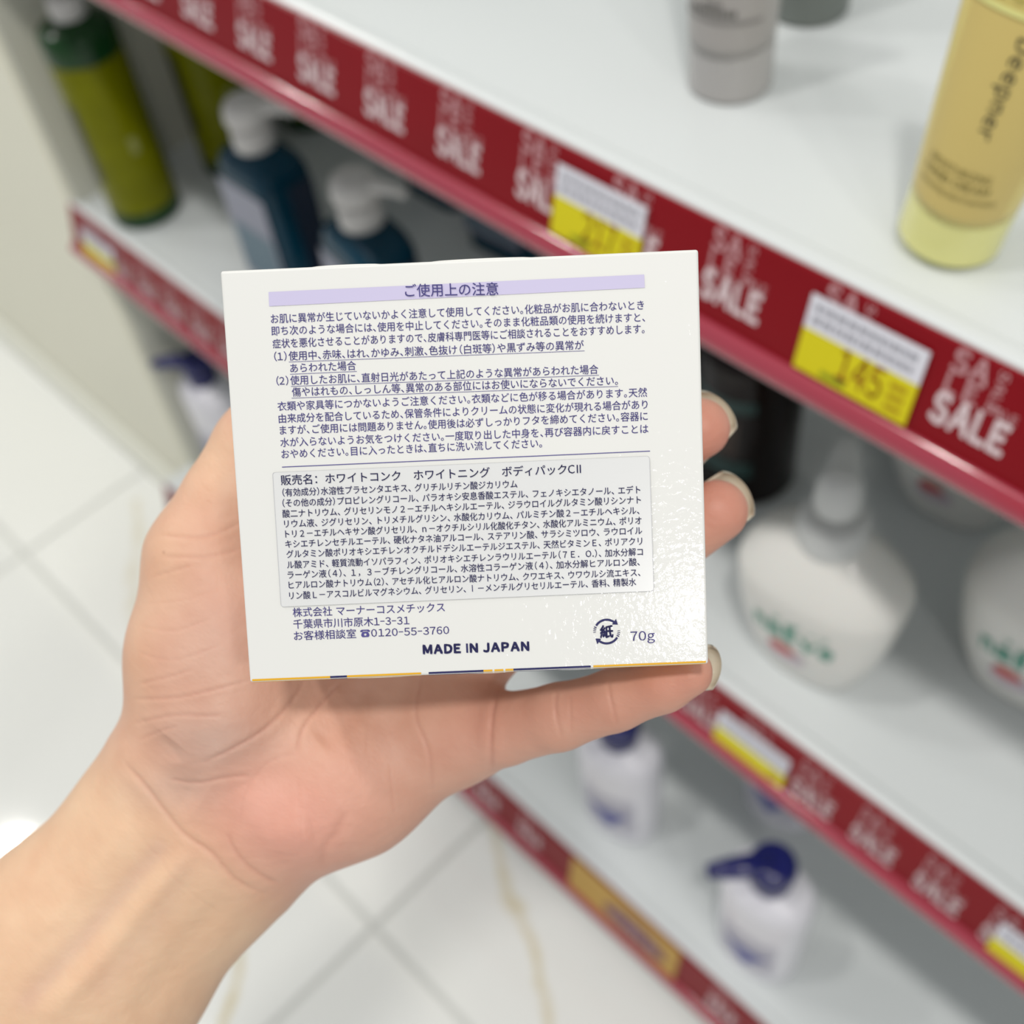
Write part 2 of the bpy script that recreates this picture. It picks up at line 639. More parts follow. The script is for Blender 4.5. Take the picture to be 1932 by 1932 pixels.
# gold promotional card on the lowest rail
gc = empty('promotional_card', 'gold promotional card with a dull maroon oval on the lowest rail', 'card')
gc.matrix_world = rail_matrix('bottom', -0.392, 0.014, 1.0, 0.0034)
GOLD = mat('gold_card', (0.52, 0.31, 0.06), 0.45)
link('card', box_me('card', 0, 0.142, 0, 0.053, -0.0004, 0), GOLD, gc, smooth=False)
vs = [(0.088 + 0.041 * math.cos(a), 0.021 + 0.0165 * math.sin(a), 0.0003) for a in [2 * math.pi * q / 40 for q in range(40)]]
link('maroon_oval', mesh_from('maroon_oval', vs, [tuple(range(40))]), mat('maroon_print', (0.22, 0.09, 0.11), 0.45), gc, smooth=False)
v, f = text_fit('SALE', 0.058, 0.118, 0.014, 0.014 / 0.72, offset=0.02)
v[:, 2] = 0.0006
link('oval_lettering', mesh_from('oval_lettering', v, f), mat('pale_rose_print', (0.5, 0.36, 0.42), 0.45), gc, smooth=False)

# ------------------------------------------------------------------ bottles


def wrap_print(v, R, zoff, phi0=-math.pi / 2, sx=1.0, sy=1.0, p=2.0, radf=None, proud=0.0004):
    """bend a flat print (x right, y up) round a superellipse body whose front is at angle phi0"""
    out = np.zeros_like(v)
    for i, (x, y, _) in enumerate(v):
        a = phi0 + x / R
        c, s = math.cos(a), math.sin(a)
        z = zoff + y
        rf = radf(z) if radf else 1.0
        out[i] = ((sx * rf + proud) * math.copysign(abs(c) ** (2 / p), c), (sy * rf + proud) * math.copysign(abs(s) ** (2 / p), s), z)
    return out


def grid(x0, x1, y0, y1, nx=14, ny=6):
    vs = [(x0 + (x1 - x0) * i / nx, y0 + (y1 - y0) * j / ny, 0) for j in range(ny + 1) for i in range(nx + 1)]
    fs = [(j * (nx + 1) + i, j * (nx + 1) + i + 1, (j + 1) * (nx + 1) + i + 1, (j + 1) * (nx + 1) + i) for j in range(ny) for i in range(nx)]
    return np.array(vs, float), fs


def pump(t, m, z, ang, rc=0.017, hc=0.018, rh=0.016, hh=0.018, nl=0.032, stem=0.006, drop=0.006, rn=0.006, dome=1.0):
    """collar, stem and head of a pump dispenser, at height z of thing t"""
    link('pump_collar', lathe('pump_collar', [(rc * 0.97, z), (rc, z + 0.001), (rc, z + hc * 0.8), (rc * 0.9, z + hc), (rc * 0.5, z + hc + 0.001)], seg=28), m, t)
    z1 = z + hc
    link('pump_stem', lathe('pump_stem', [(0.0055, z1 - 0.002), (0.0055, z1 + stem)], seg=14), m, t)
    z2 = z1 + stem
    head = lathe('h', curve_prof([(rh * 0.8, z2), (rh, z2 + 0.003), (rh * 0.97, z2 + hh * 0.6), (rh * 0.75, z2 + hh * 0.9), (rh * 0.2, z2 + hh * dome)], 4), seg=26)
    c, s = math.cos(ang), math.sin(ang)
    zz = z2 + hh * 0.62
    nz_ = tube('n', [(0, 0, zz), (c * nl * 0.5, s * nl * 0.5, zz), (c * nl * 0.85, s * nl * 0.85, zz - drop * 0.3), (c * nl * 1.05, s * nl * 1.05, zz - drop)], [rn * 1.25, rn, rn * 0.8, rn * 0.6], 12, 0.75)
    link('pump_head', join_me('pump_head', [head, nz_]), m, t)


def copy_tree(o, loc, rz, label):
    c = o.copy()
    COL.objects.link(c)
    c.location = loc
    c.rotation_euler = (0, 0, rz)
    c['label'] = label
    for ch in o.children:
        k = ch.copy()
        COL.objects.link(k)
        k.parent = c
    return c


WPUMP = mat('white_pump_plastic', (0.66, 0.64, 0.62), 0.35, sss=0.0)
GBODY = mat('olive_oil_filled_plastic', (0.155, 0.160, 0.0), 0.22, noise=(35, 0.25), spec=0.15)
GDARK = mat('dark_green_clear_plastic', (0.006, 0.045, 0.008), 0.12, coat=0.1, trans=0.1, spec=0.35)
INKD = mat('dark_olive_print', (0.02, 0.022, 0.004), 0.4)
CLEAR = mat('clear_green_plastic', (0.5, 0.72, 0.25), 0.04, trans=1.0, ior=1.3)


def green_bottle(loc, rz, label):
    t = empty('pump_bottle', label, 'bottle', loc, rz, 'tall green pump bottles on the middle shelf')
    R = 0.0365
    link('base', lathe('base', curve_prof([(R * 0.9, 0), (R * 1.0, 0.003), (R, 0.012), (R * 0.985, 0.018)], 3)), GDARK, t)
    link('liquid_body', lathe('liquid_body', [(R * 0.97, 0.017), (R * 0.985, 0.02), (R * 0.985, 0.178), (R * 0.97, 0.183)]), GBODY, t)
    link('shoulder', lathe('shoulder', curve_prof([(R * 0.985, 0.181), (R, 0.186), (R * 0.985, 0.200), (R * 0.90, 0.208), (R * 0.62, 0.213), (R * 0.45, 0.216)], 4)), GDARK, t)
    v, f = grid(-0.006, 0.006, 0, 0.085, 4, 4)
    link('side_print', mesh_from('side_print', wrap_print(v, R, 0.055, -math.pi / 2 - 0.15, R * .985, R * .985), f), INKD, t)
    v, f = grid(-0.004, 0.004, 0, 0.018, 3, 2)
    link('pale_mark', mesh_from('pale_mark', wrap_print(v, R, 0.085, -math.pi / 2 + 1.25, R * .985, R * .985), f), mat('pale_olive_print', (0.26, 0.27, 0.08), 0.4), t)
    pump(t, WPUMP, 0.215, math.radians(200), rc=0.0165, hc=0.02, rh=0.013, hh=0.015)
    return t


def front_z(px, py, z, r, dirv=None):
    """centre of a round foot of radius r whose nearest rim point is seen at the pixel"""
    p = on_z(px, py, z)
    d = Vector((-p.x, -p.y, 0)).normalized()
    return p - d * r


ZM, ZT, ZB = 0.5455, 0.9375, 0.1205
g0 = green_bottle(front_z(292, 428, ZM, 0.034), 0.25, 'tall olive green pump bottle with dark green ends nearest the wall')
copy_tree(g0, front_z(458, 335, ZM, 0.034), 0.2, 'tall olive green pump bottle half hidden behind the front blue bottle')
copy_tree(g0, front_z(600, 248, ZM, 0.034), 0.3, 'olive green bottle at the back showing only its dark foot under the top rail')

TEAL = mat('deep_teal_plastic', (0.001, 0.038, 0.070), 0.14, spec=0.35)
NAVYP = mat('dark_navy_side', (0.001, 0.012, 0.04), 0.2, coat=0.3)
LBL1 = mat('lavender_grey_label', (0.26, 0.27, 0.34), 0.4)
LBL2 = mat('slate_label', (0.10, 0.17, 0.22), 0.4)


def blue_bottle(loc, rz, label):
    t = empty('pump_bottle', label, 'bottle', loc, rz, 'teal pump bottles on the middle shelf')
    a, b_, p = 0.040, 0.028, 4.5
    prof = curve_prof([(0.94, 0), (0.99, 0.003), (1.0, 0.012), (1.0, 0.125), (0.985, 0.138), (0.90, 0.148), (0.70, 0.155), (0.42, 0.159), (0.36, 0.163)], 4)
    link('body', lathe('body', prof, a, b_, p, 56), TEAL, t)
    v, f = grid(-0.034, 0.034, 0, 0.108, 6, 5)
    v = np.stack([v[:, 0], np.full(len(v), -b_ - 0.0006), v[:, 1] + 0.022], 1)
    link('front_label', mesh_from('front_label', v, f), LBL1, t, smooth=False)
    v, f = grid(-0.030, 0.030, 0, 0.055, 6, 5)
    v = np.stack([v[:, 0], np.full(len(v), -b_ - 0.0009), v[:, 1] + 0.03], 1)
    link('label_panel', mesh_from('label_panel', v, f), LBL2, t, smooth=False)
    v, f = grid(-0.010, 0.016, 0, 0.118, 4, 4)
    v = np.stack([np.full(len(v), a + 0.0005), v[:, 0] + 0.006, v[:, 1] + 0.016], 1)
    link('side_label', mesh_from('side_label', v, f), NAVYP, t, smooth=False)
    pump(t, WPUMP, 0.160, math.radians(35), rc=0.0185, hc=0.020, rh=0.020, hh=0.022, nl=0.042, stem=0.003, rn=0.008)
    return t


b0 = blue_bottle((-0.836, 0.434, ZM), 0.0, 'teal blue pump bottle with a white pump standing left of the white box')
copy_tree(b0, (-0.680, 0.424, ZM), -0.15, 'teal blue pump bottle whose shoulders show just above the white box')
copy_tree(b0, tuple(front_z(850, 395, ZM, 0.036)), 0.0, 'teal bottle in the back row showing only its dark foot under the 217 ticket side')
copy_tree(b0, tuple(front_z(975, 500, ZM, 0.034)), 0.1, 'teal bottle in the back row directly below the 217 ticket')

AMB = mat('dark_amber_plastic', (0.006, 0.0015, 0.0007), 0.12, coat=0.0, spec=0.3)
TBAND = mat('dark_teal_band', (0.010, 0.045, 0.04), 0.35)


def amber_bottle(loc, label):
    t = empty('dark_bottle', label, 'bottle', loc)
    R = 0.040
    link('body', lathe('body', curve_prof([(R * 0.9, 0), (R, 0.004), (R, 0.02), (R, 0.13), (R * 0.93, 0.146), (R * 0.55, 0.158), (R * 0.4, 0.165)], 4)), AMB, t)
    for z0, z1 in ((0.036, 0.052), (0.105, 0.116)):
        v, f = grid(-0.038, 0.030, 0, z1 - z0, 20, 2)
        link('label_band', mesh_from('label_band', wrap_print(v, R, z0, -math.pi / 2, R, R), f), TBAND, t)
    v, f = grid(-0.028, 0.018, 0, 0.038, 20, 3)
    link('label', mesh_from('label', wrap_print(v, R, 0.058, -math.pi / 2, R, R), f), mat('brown_label', (0.035, 0.016, 0.008), 0.4), t)
    pump(t, mat('black_plastic', (0.006, 0.006, 0.007), 0.25), 0.163, math.radians(-60), rc=0.015, hc=0.018, rh=0.013, hh=0.015)
    return t


amber_bottle(front_z(1398, 958, ZM, 0.040), 'dark amber bottle with teal bands behind the fingertips')
k2 = empty('dark_bottle', 'black bottle behind the right edge of the white box under the top rail', 'bottle', (-0.47, 0.56, ZM))
link('body', lathe('body', curve_prof([(0.032, 0), (0.036, 0.004), (0.036, 0.016), (0.036, 0.12), (0.036, 0.13), (0.03, 0.15), (0.015, 0.16)], 4)), mat('black_bottle_plastic', (0.006, 0.010, 0.014), 0.15, coat=0.5), k2)
link('cap', lathe('cap', [(0.014, 0.158), (0.014, 0.185), (0.012, 0.188)], seg=24), MATS['black_plastic'], k2)

# pear shaped white body-wash bottles
NW = mat('milky_white_plastic', (0.74, 0.73, 0.69), 0.30, sss=0.1, coat=0.15)
NP = mat('matt_white_pump', (0.60, 0.61, 0.60), 0.40)
NGR = mat('sea_green_print', (0.05, 0.30, 0.21), 0.4)
NRED = mat('peach_red_print', (0.60, 0.07, 0.05), 0.4)
NVIO = mat('pale_mauve_print', (0.55, 0.45, 0.52), 0.4)


def pear_bottle(loc, rz, label, first=None):
    if first is not None:
        return copy_tree(first, loc, rz, label)
    t = empty('pump_bottle', label, 'bottle', loc, rz, 'white pump bottles with green script on the middle shelf')
    a, b_, p = 0.057, 0.038, 2.6
    key = [(0.54, 0.0), (0.62, 0.003), (0.72, 0.016), (0.85, 0.040), (0.95, 0.068), (1.0, 0.094), (0.975, 0.105), (0.84, 0.117), (0.63, 0.130), (0.44, 0.140), (0.36, 0.145)]
    prof = curve_prof(key, 6)
    zs = np.array([q[1] for q in prof]); rs = np.array([q[0] for q in prof])

    def rf(z):
        return float(np.interp(z, zs, rs))
    link('body', lathe('body', prof, a, b_, p, 56), NW, t)
    v, f = text_fit('naive', -0.023, 0.023, 0, 0.023, offset=0.045)
    link('green_script', mesh_from('green_script', wrap_print(v, 0.050, 0.060, -math.pi / 2, a, b_, p, rf, 0.0006), f), NGR, t, smooth=False)
    v, f = text_fit('ナイーブ', -0.010, 0.018, 0, 0.0085, offset=0.02)
    link('small_script', mesh_from('small_script', wrap_print(v, 0.050, 0.078, -math.pi / 2, a, b_, p, rf, 0.0006), f), NGR, t, smooth=False)

    def disc(cx, cz, rx, rz_):
        vv = [(cx, cz, 0)]
        ff_ = [(0, 1 + q, 1 + (q + 1) % 20) for q in range(20)]
        for r_i in range(1, 6):
            vv += [(cx + rx * r_i / 5 * math.cos(q * math.pi / 10), cz + rz_ * r_i / 5 * math.sin(q * math.pi / 10), 0) for q in range(20)]
            if r_i > 1:
                o0, o1 = 1 + 20 * (r_i - 2), 1 + 20 * (r_i - 1)
                ff_ += [(o0 + q, o1 + q, o1 + (q + 1) % 20, o0 + (q + 1) % 20) for q in range(20)]
        return np.array(vv), ff_
    v, f = disc(-0.004, 0.0, 0.011, 0.009)
    link('mauve_print', mesh_from('mauve_print', wrap_print(v, 0.050, 0.038, -math.pi / 2, a, b_, p, rf, 0.0006), f), NVIO, t, smooth=False)
    v, f = disc(-0.005, 0.004, 0.0065, 0.0058)
    link('fruit_print', mesh_from('fruit_print', wrap_print(v, 0.050, 0.042, -math.pi / 2, a, b_, p, rf, 0.0010), f), NRED, t, smooth=False)
    link('pump_collar', lathe('pump_collar', curve_prof([(0.0215, 0.137), (0.0225, 0.141), (0.0215, 0.156), (0.018, 0.160), (0.010, 0.161)], 4), seg=32), NP, t)
    link('pump_stem', lathe('pump_stem', [(0.006, 0.159), (0.006, 0.172)], seg=16), NP, t)
    head = lathe('h', curve_prof([(0.012, 0.166), (0.0145, 0.169), (0.014, 0.184), (0.010, 0.194), (0.003, 0.197)], 4), seg=24)
    an = math.radians(118) - rz
    c, s = math.cos(an), math.sin(an)
    nzl = tube('n', [(0, 0, 0.182), (c * .016, s * .016, 0.184), (c * .034, s * .034, 0.184), (c * .044, s * .044, 0.179)], [0.012, 0.010, 0.0075, 0.005], 14, 0.8)
    link('pump_head', join_me('pump_head', [head, nzl]), NP, t)
    return t




def by_dot(px, py):
    return on_z(px, py, ZM + 0.045) * 1.0 + Vector((0.004, 0.036, -0.045))


n0 = pear_bottle(by_dot(1470, 1225), 0.10, 'white pear shaped pump bottle with green script standing nearest the white box')
pear_bottle(by_dot(1895, 1275), 0.10, 'white pear shaped pump bottle cut off by the right edge of the photo', n0)
pear_bottle(by_dot(1752, 922), 0.10, 'white pear shaped pump bottle in the back row under the top rail', n0)

# white lotion bottles with navy pumps on the lowest shelf
LW = mat('glossy_white_plastic', (0.76, 0.75, 0.80), 0.25, coat=0.3)
LN = mat('navy_pump_plastic', (0.002, 0.004, 0.10), 0.22, coat=0.4)
LG = mat('lavender_print', (0.50, 0.49, 0.56), 0.4)
LB = mat('blue_mark_print', (0.10, 0.11, 0.34), 0.4)


def lotion_bottle(loc, rz, label, ang=-2.4):
    t = empty('pump_bottle', label, 'bottle', loc, rz, 'white lotion bottles with navy pumps on the lowest shelf')
    a, b_, p = 0.041, 0.030, 2.3
    prof = curve_prof([(0.84, 0), (0.92, 0.003), (0.95, 0.012), (1.0, 0.075), (1.02, 0.138), (0.98, 0.153), (0.84, 0.162), (0.55, 0.167), (0.42, 0.169)], 5)
    link('body', lathe('body', prof, a, b_, p, 48), LW, t)
    v, f = grid(-0.022, 0.022, 0, 0.07, 14, 4)
    link('label_print', mesh_from('label_print', wrap_print(v, 0.033, 0.030, -math.pi / 2, a, b_, p, None, 0.0005), f), LG, t)
    gv, gf = grid(-0.017, 0.017, 0, 0.034, 16, 8)
    gv[:, 0] *= 0.06 + 0.94 * (gv[:, 1] / 0.034) ** 1.3
    tri = (gv, gf)
    link('blue_mark', mesh_from('blue_mark', wrap_print(tri[0], 0.033, 0.036, -math.pi / 2, a, b_, p, None, 0.0010), tri[1]), LB, t, smooth=False)
    pump(t, LN, 0.168, ang, rc=0.0185, hc=0.016, rh=0.0205, hh=0.021, nl=0.052, stem=0.003, drop=0.002, rn=0.0105)
    return t


l0 = lotion_bottle(front_z(1420, 1852, ZB, 0.032), 0.12, 'white lotion bottle with a navy pump standing alone at the front of the lowest shelf')
copy_tree(l0, front_z(1180, 1594, ZB, 0.032), 0.25, 'white lotion bottle with a navy pump directly below the little finger')
copy_tree(l0, (-0.275, 0.500, ZB), 0.12, 'white lotion bottle behind the front one under the middle rail')
copy_tree(l0, (-1.083, 0.402, ZB), 0.05, 'white lotion bottle with a navy pump at the far left beside the hand')

# ------------------------------------------------------------------ tubes on the top shelf


def squeeze_tube(loc, rz, label, rc, hc, h, wtop, body_m, cap_m, lean=0.0, seg=48):
    t = empty('cream_tube', label, 'tube', loc, rz)
    t.rotation_euler = (0, lean, rz)
    link('cap', lathe('cap', curve_prof([(rc * 0.93, 0), (rc * 0.99, 0.0015), (rc, 0.004), (rc, hc - 0.0015), (rc * 0.985, hc)], 3), seg=seg), cap_m, t)
    vs, fs = [], []
    nn = 24
    for i in range(nn + 1):
        k = i / nn
        z = hc + 0.0004 + (h - hc) * k
        ax = rc * 0.995 + (wtop - rc * 0.995) * (k ** 0.9)
        ay = rc * 0.995 * (1 - k ** 1.6) + 0.0012
        for q in range(seg):
            a = 2 * math.pi * q / seg
            vs.append((ax * math.cos(a), ay * math.sin(a), z))
    for i in range(nn):
        for q in range(seg):
            a, b_ = i * seg + q, i * seg + (q + 1) % seg
            fs.append((a, b_, b_ + seg, a + seg))
    fs.append(tuple(range(seg - 1, -1, -1)))
    fs.append(tuple(nn * seg + q for q in range(seg)))
    link('body', mesh_from('body', vs, fs), body_m, t)

    def surf(v, z0, proud=0.0004):
        out = np.zeros_like(v)
        for i, (x, y, _) in enumerate(v):
            z = z0 + y
            k = min(max((z - hc) / (h - hc), 0), 1)
            ax = rc * 0.995 + (wtop - rc * 0.995) * (k ** 0.9)
            ay = rc * 0.995 * (1 - k ** 1.6) + 0.0012
            x = x * ax / rc
            cx = max(-0.98, min(0.98, x / ax))
            out[i] = (x, -ay * math.sqrt(1 - cx * cx) - proud, z)
        return out
    return t, surf


YB = mat('translucent_yellow_plastic', (0.70, 0.58, 0.19), 0.32, sss=0.25, coat=0.15)
YC = mat('pale_yellow_cap', (0.74, 0.72, 0.27), 0.12, coat=0.6)
YG = mat('golden_cream_fill', (0.60, 0.47, 0.16), 0.4)
INK = mat('black_tube_print', (0.03, 0.03, 0.02), 0.5)
INK2 = mat('olive_tube_print', (0.20, 0.16, 0.04), 0.5)
pY = front_z(1774, 514, ZT, 0.0225) + Vector((0, 0, 0.0031))
ty, sf = squeeze_tube(pY, 0.20, 'yellow hand cream tube with black lettering standing on its cap at the upper right', 0.0225, 0.0235, 0.150, 0.0315, YB, YC, lean=0.135)
v, f = grid(-0.0185, 0.0185, 0, 0.084, 16, 14)
link('fill_panel', mesh_from('fill_panel', sf(v, 0.027, 0.0002), f), YG, ty)
v, f = text_arr2('Deepner', 0.012, 3, half_gap=0.20)
v = np.stack([(v[:, 0] - v[:, 0].min()) * 0.0390 / (v[:, 0].max() - v[:, 0].min()), v[:, 1] * 0.0072, v[:, 2]], 1)
v = np.stack([v[:, 1] - 0.0014, -v[:, 0], v[:, 2]], 1)
link('black_lettering', mesh_from('black_lettering', sf(v, 0.1025, 0.0006), f), INK, ty, smooth=False)
for txt, x0, x1, z0, h_ in (('MOISTURIZING', -0.0145, 0.0095, 0.0460, 0.0042), ('HAND CREAM', -0.0155, 0.0105, 0.0405, 0.0050), ('smoothing hand treatment', -0.0165, 0.0145, 0.0355, 0.0034)):
    v, f = text_fit(txt, x0, x1, 0, h_, offset=0.01, res=2)
    link('small_lettering', mesh_from('small_lettering', sf(v, z0, 0.0006), f), INK2, ty, smooth=False)
v, f = grid(-0.0205, 0.0205, 0, 0.0022, 20, 1)
link('raised_band', mesh_from('raised_band', sf(v, 0.1085, 0.0010), f), YC, ty)
orn = []
for i in range(7):
    x = -0.0165 + 0.0055 * i
    orn.append(tube('o', [sf(np.array([[x + 0.0028 * math.cos(a) * (0.3 + 0.1 * q), 0.0045 + 0.0032 * math.sin(a) * (0.3 + 0.1 * q), 0]]), 0.1120, 0.0010)[0] for q, a in enumerate([0.9 * q for q in range(8)])], 0.0004, 6))
link('scroll_ornament', join_me('scroll_ornament', orn), mat('ochre_ornament', (0.42, 0.36, 0.08), 0.3), ty)

GT = mat('warm_grey_plastic', (0.36, 0.34, 0.325), 0.35, coat=0.15)
GTC = mat('pale_grey_cap', (0.40, 0.385, 0.375), 0.25, coat=0.3)
tg, sg = squeeze_tube(front_z(1375, 200, ZT, 0.0215), 0.25, 'warm grey cream tube standing on its cap left of the yellow tube', 0.0215, 0.0260, 0.150, 0.027, GT, GTC)
v, f = grid(-0.0190, 0.0190, 0, 0.0022, 14, 1)
link('grey_line', mesh_from('grey_line', sg(v, 0.043, 0.0004), f), mat('mid_grey_print', (0.22, 0.21, 0.20), 0.4), tg)
parts = [rect(-0.013 + 0.0026 * q, -0.0112 + 0.0026 * q, 0.0, 0.0030) for q in range(9)] + [rect(-0.006 + 0.0024 * q, -0.0043 + 0.0024 * q, 0.0045, 0.0062) for q in range(4)]
v, f = merge(parts)
link('grey_lettering', mesh_from('grey_lettering', sg(v, 0.047, 0.0006), f), mat('dark_grey_print', (0.10, 0.10, 0.09), 0.4), tg, smooth=False)
squeeze_tube(front_z(1520, 54, ZT, 0.022), 0.2, 'dark grey green tube at the back of the top shelf', 0.022, 0.022, 0.14, 0.027,
             mat('grey_green_plastic', (0.20, 0.22, 0.20), 0.35), mat('grey_green_cap', (0.17, 0.19, 0.175), 0.35))

# ------------------------------------------------------------------ the white carton
BR = np.array([[0.999011, 0.043699, 0.00815], [-0.042354, 0.991387, -0.12393], [-0.013496, 0.123462, 0.992258]])
BT = np.array([-0.0084727, -0.0080044, 0.2374417])
BW, BH, BD = 0.092, 0.081379, 0.042
HM = np.array([[9.990423258083505e-05, -6.832160421659819e-06, -0.03814833452947505], [4.971076160612855e-06, 9.758438637039291e-05, -0.052231313353355444],
               [7.378222435230988e-06, -5.5003017759329904e-05, 1.0]])


def face_uv(px, py):
    """metres right of and below the front face's upper left corner"""
    a = HM @ np.array([px, py, 1.0])
    return a[0] / a[2], a[1] / a[2]


# local frame: x right, y up, z out of the front face, origin at the bottom left front corner
axx = M.T @ BR[:, 0]; axd = M.T @ BR[:, 1]; axn = M.T @ BR[:, 2]
corner = M.T @ (BT + BR @ np.array([-BW / 2, BH / 2, 0])) + np.array(CAM)
carton = empty('carton', 'small white cosmetics carton printed with small navy Japanese text held in the hand', 'box')
carton.matrix_world = Matrix(((axx[0], -axd[0], -axn[0], corner[0]), (axx[1], -axd[1], -axn[1], corner[1]), (axx[2], -axd[2], -axn[2], corner[2]), (0, 0, 0, 1)))

cm = bpy.data.materials.new('lacquered_white_board')
cm.use_nodes = True
nt = cm.node_tree
b = nt.nodes['Principled BSDF']
b.inputs['Base Color'].default_value = (0.725, 0.725, 0.695, 1)
b.inputs['Roughness'].default_value = 0.45
b.inputs['Coat Weight'].default_value = 0.55
b.inputs['Coat Roughness'].default_value = 0.06
tc = nt.nodes.new('ShaderNodeTexCoord')
n1 = nt.nodes.new('ShaderNodeTexNoise'); n1.inputs['Scale'].default_value = 760; n1.inputs['Detail'].default_value = 3; n1.inputs['Distortion'].default_value = 0.8
n3 = nt.nodes.new('ShaderNodeTexNoise'); n3.inputs['Scale'].default_value = 60; n3.inputs['Detail'].default_value = 2
nt.links.new(tc.outputs['Object'], n1.inputs['Vector']); nt.links.new(tc.outputs['Object'], n3.inputs['Vector'])
bp = nt.nodes.new('ShaderNodeBump'); bp.inputs['Strength'].default_value = 1.0; bp.inputs['Distance'].default_value = 0.000055
bp2 = nt.nodes.new('ShaderNodeBump'); bp2.inputs['Strength'].default_value = 1.0; bp2.inputs['Distance'].default_value = 0.00005
nt.links.new(n1.outputs['Fac'], bp.inputs['Height']); nt.links.new(n3.outputs['Fac'], bp2.inputs['Height'])
nt.links.new(bp2.outputs['Normal'], bp.inputs['Normal'])
nt.links.new(bp.outputs['Normal'], b.inputs['Coat Normal'])
MATS['board'] = cm
link('board_body', box_me('board_body', 0, BW, 0, BH, -BD, 0, 0.0005, 3), cm, carton, smooth=False)
NAVY = mat('navy_violet_ink', (0.080, 0.070, 0.25), 0.5, spec=0.3)
NAVYD = mat('dark_navy_ink', (0.026, 0.026, 0.105), 0.5, spec=0.3)
LILAC = mat('lilac_ink', (0.54, 0.50, 0.69), 0.45)
FILM = mat('label_film', (0.69, 0.695, 0.69), 0.22, coat=0.4)
EDGE = mat('label_film_edge', (0.48, 0.49, 0.51), 0.4)
YINK = mat('amber_yellow_ink', (0.75, 0.40, 0.015), 0.4)
Z1, Z2, Z3 = 0.00012, 0.00036, 0.0005


def face_part(name, v, f, m, z):
    v = np.array(v, float)
    v[:, 2] = z
    return link(name, mesh_from(name, v, f), m, carton, smooth=False)


def uvp(px, py):
    u, v = face_uv(px, py)
    return u, BH - v


q = [uvp(509, 580), uvp(1218, 541), uvp(1217, 516), uvp(508, 553)]
face_part('lilac_band', [(a, c, 0) for a, c in q], [(0, 1, 2, 3)], LILAC, Z1)


def line_txt(name, txt, l, r, hpx, m, z, off=0.0, under=None, res=2, punct=0.5):
    """one printed line whose mid-height runs from pixel l to pixel r"""
    (x0, y0), (x1, y1) = uvp(*l), uvp(*r)
    h = hpx * 0.0001012
    kh = h / 0.88                                 # an ideograph is about 0.88 em tall
    v, f = text_arr2(txt, off, res, punct)
    kx = (x1 - x0) / (v[:, 0].max() - v[:, 0].min())
    t = (v[:, 0] - v[:, 0].min()) * kx
    o = v.copy()
    yb = y0 + (y1 - y0) * t / (x1 - x0)
    o[:, 0] = x0 + t
    o[:, 1] = yb + (v[:, 1] - 0.36) * kh
    parts = [(o, f)]
    if under is not None:
        ux0, ux1 = under
        k = (y1 - y0) / (x1 - x0)
        a, c = uvp(ux0, l[1])[0], uvp(ux1, r[1])[0]
        ya, yc = y0 + k * (a - x0) - 0.00108, y0 + k * (c - x0) - 0.00108
        parts.append((np.array([(a, ya - 0.00009, 0), (c, yc - 0.00009, 0), (c, yc, 0), (a, ya, 0)]), [(0, 1, 2, 3)]))
    vv, ff = merge(parts)
    return face_part(name, vv, ff, m, z)


line_txt('heading_text', 'ご使用上の注意', (765, 549.5), (941, 545), 23, NAVY, Z2, 0.010, res=3)
WL = [('お肌に異常が生じていないかよく注意して使用してください。化粧品がお肌に合わないとき', (512, 604), (1216, 574), None),
      ('即ち次のような場合には、使用を中止してください。そのまま化粧品類の使用を続けますと、', (513, 627), (1218, 597), None),
      ('症状を悪化させることがありますので、皮膚科専門医等にご相談されることをおすすめします。', (515, 651), (1217, 619), None),
      ('（1）使用中、赤味、はれ、かゆみ、刺激、色抜け（白斑等）や黒ずみ等の異常が', (518, 675), (1102, 650), (545, 1103)),
      ('あらわれた場合', (548, 697), (672, 691), (547, 673)),
      ('（2）使用したお肌に、直射日光があたって上記のような異常があらわれた場合', (522, 721), (1129, 696), (549, 1130)),
      ('傷やはれもの、しっしん等、異常のある部位にはお使いにならないでください。', (551, 742), (1166, 717), (550, 1166)),
      ('衣類や家具等につかないようご注意ください。衣類などに色が移る場合があります。天然', (524, 769), (1221, 739), None),
      ('由来成分を配合しているため、保管条件によりクリームの状態に変化が現れる場合があり', (526, 792), (1222, 762), None),
      ('ますが、ご使用には問題ありません。使用後は必ずしっかりフタを締めてください。容器に', (528, 814), (1222, 784), None),
      ('水が入らないようお気をつけください。一度取り出した中身を、再び容器内に戻すことは', (529, 837), (1223, 808), None),
      ('おやめください。目に入ったときは、直ちに洗い流してください。', (531, 859), (1022, 836), None)]
for tx, l, r, un in WL:
    line_txt('text_line', tx, l, r, 17.0, NAVY, Z1, 0.010, un)
(a0, b0_), (a1, b1_) = uvp(532, 883), uvp(1226, 850)
face_part('divider_line', [(a0, b0_ - 0.00008, 0), (a1, b1_ - 0.00008, 0), (a1, b1_ + 0.00008, 0), (a0, b0_ + 0.00008, 0)], [(0, 1, 2, 3)], NAVY, Z1)

# clear ingredients label stuck over the print, rounded corners and a visible edge


def rrect(P, rad=0.0006, n=5):
    out = []
    for i in range(4):
        p0, p1, p2 = Vector(P[i - 1]), Vector(P[i]), Vector(P[(i + 1) % 4])
        a = p1 + (p0 - p1).normalized() * rad
        c = p1 + (p2 - p1).normalized() * rad
        for k in range(n + 1):
            t = k / n
            out.append((1 - t) ** 2 * a + 2 * t * (1 - t) * p1 + t * t * c)
    return out


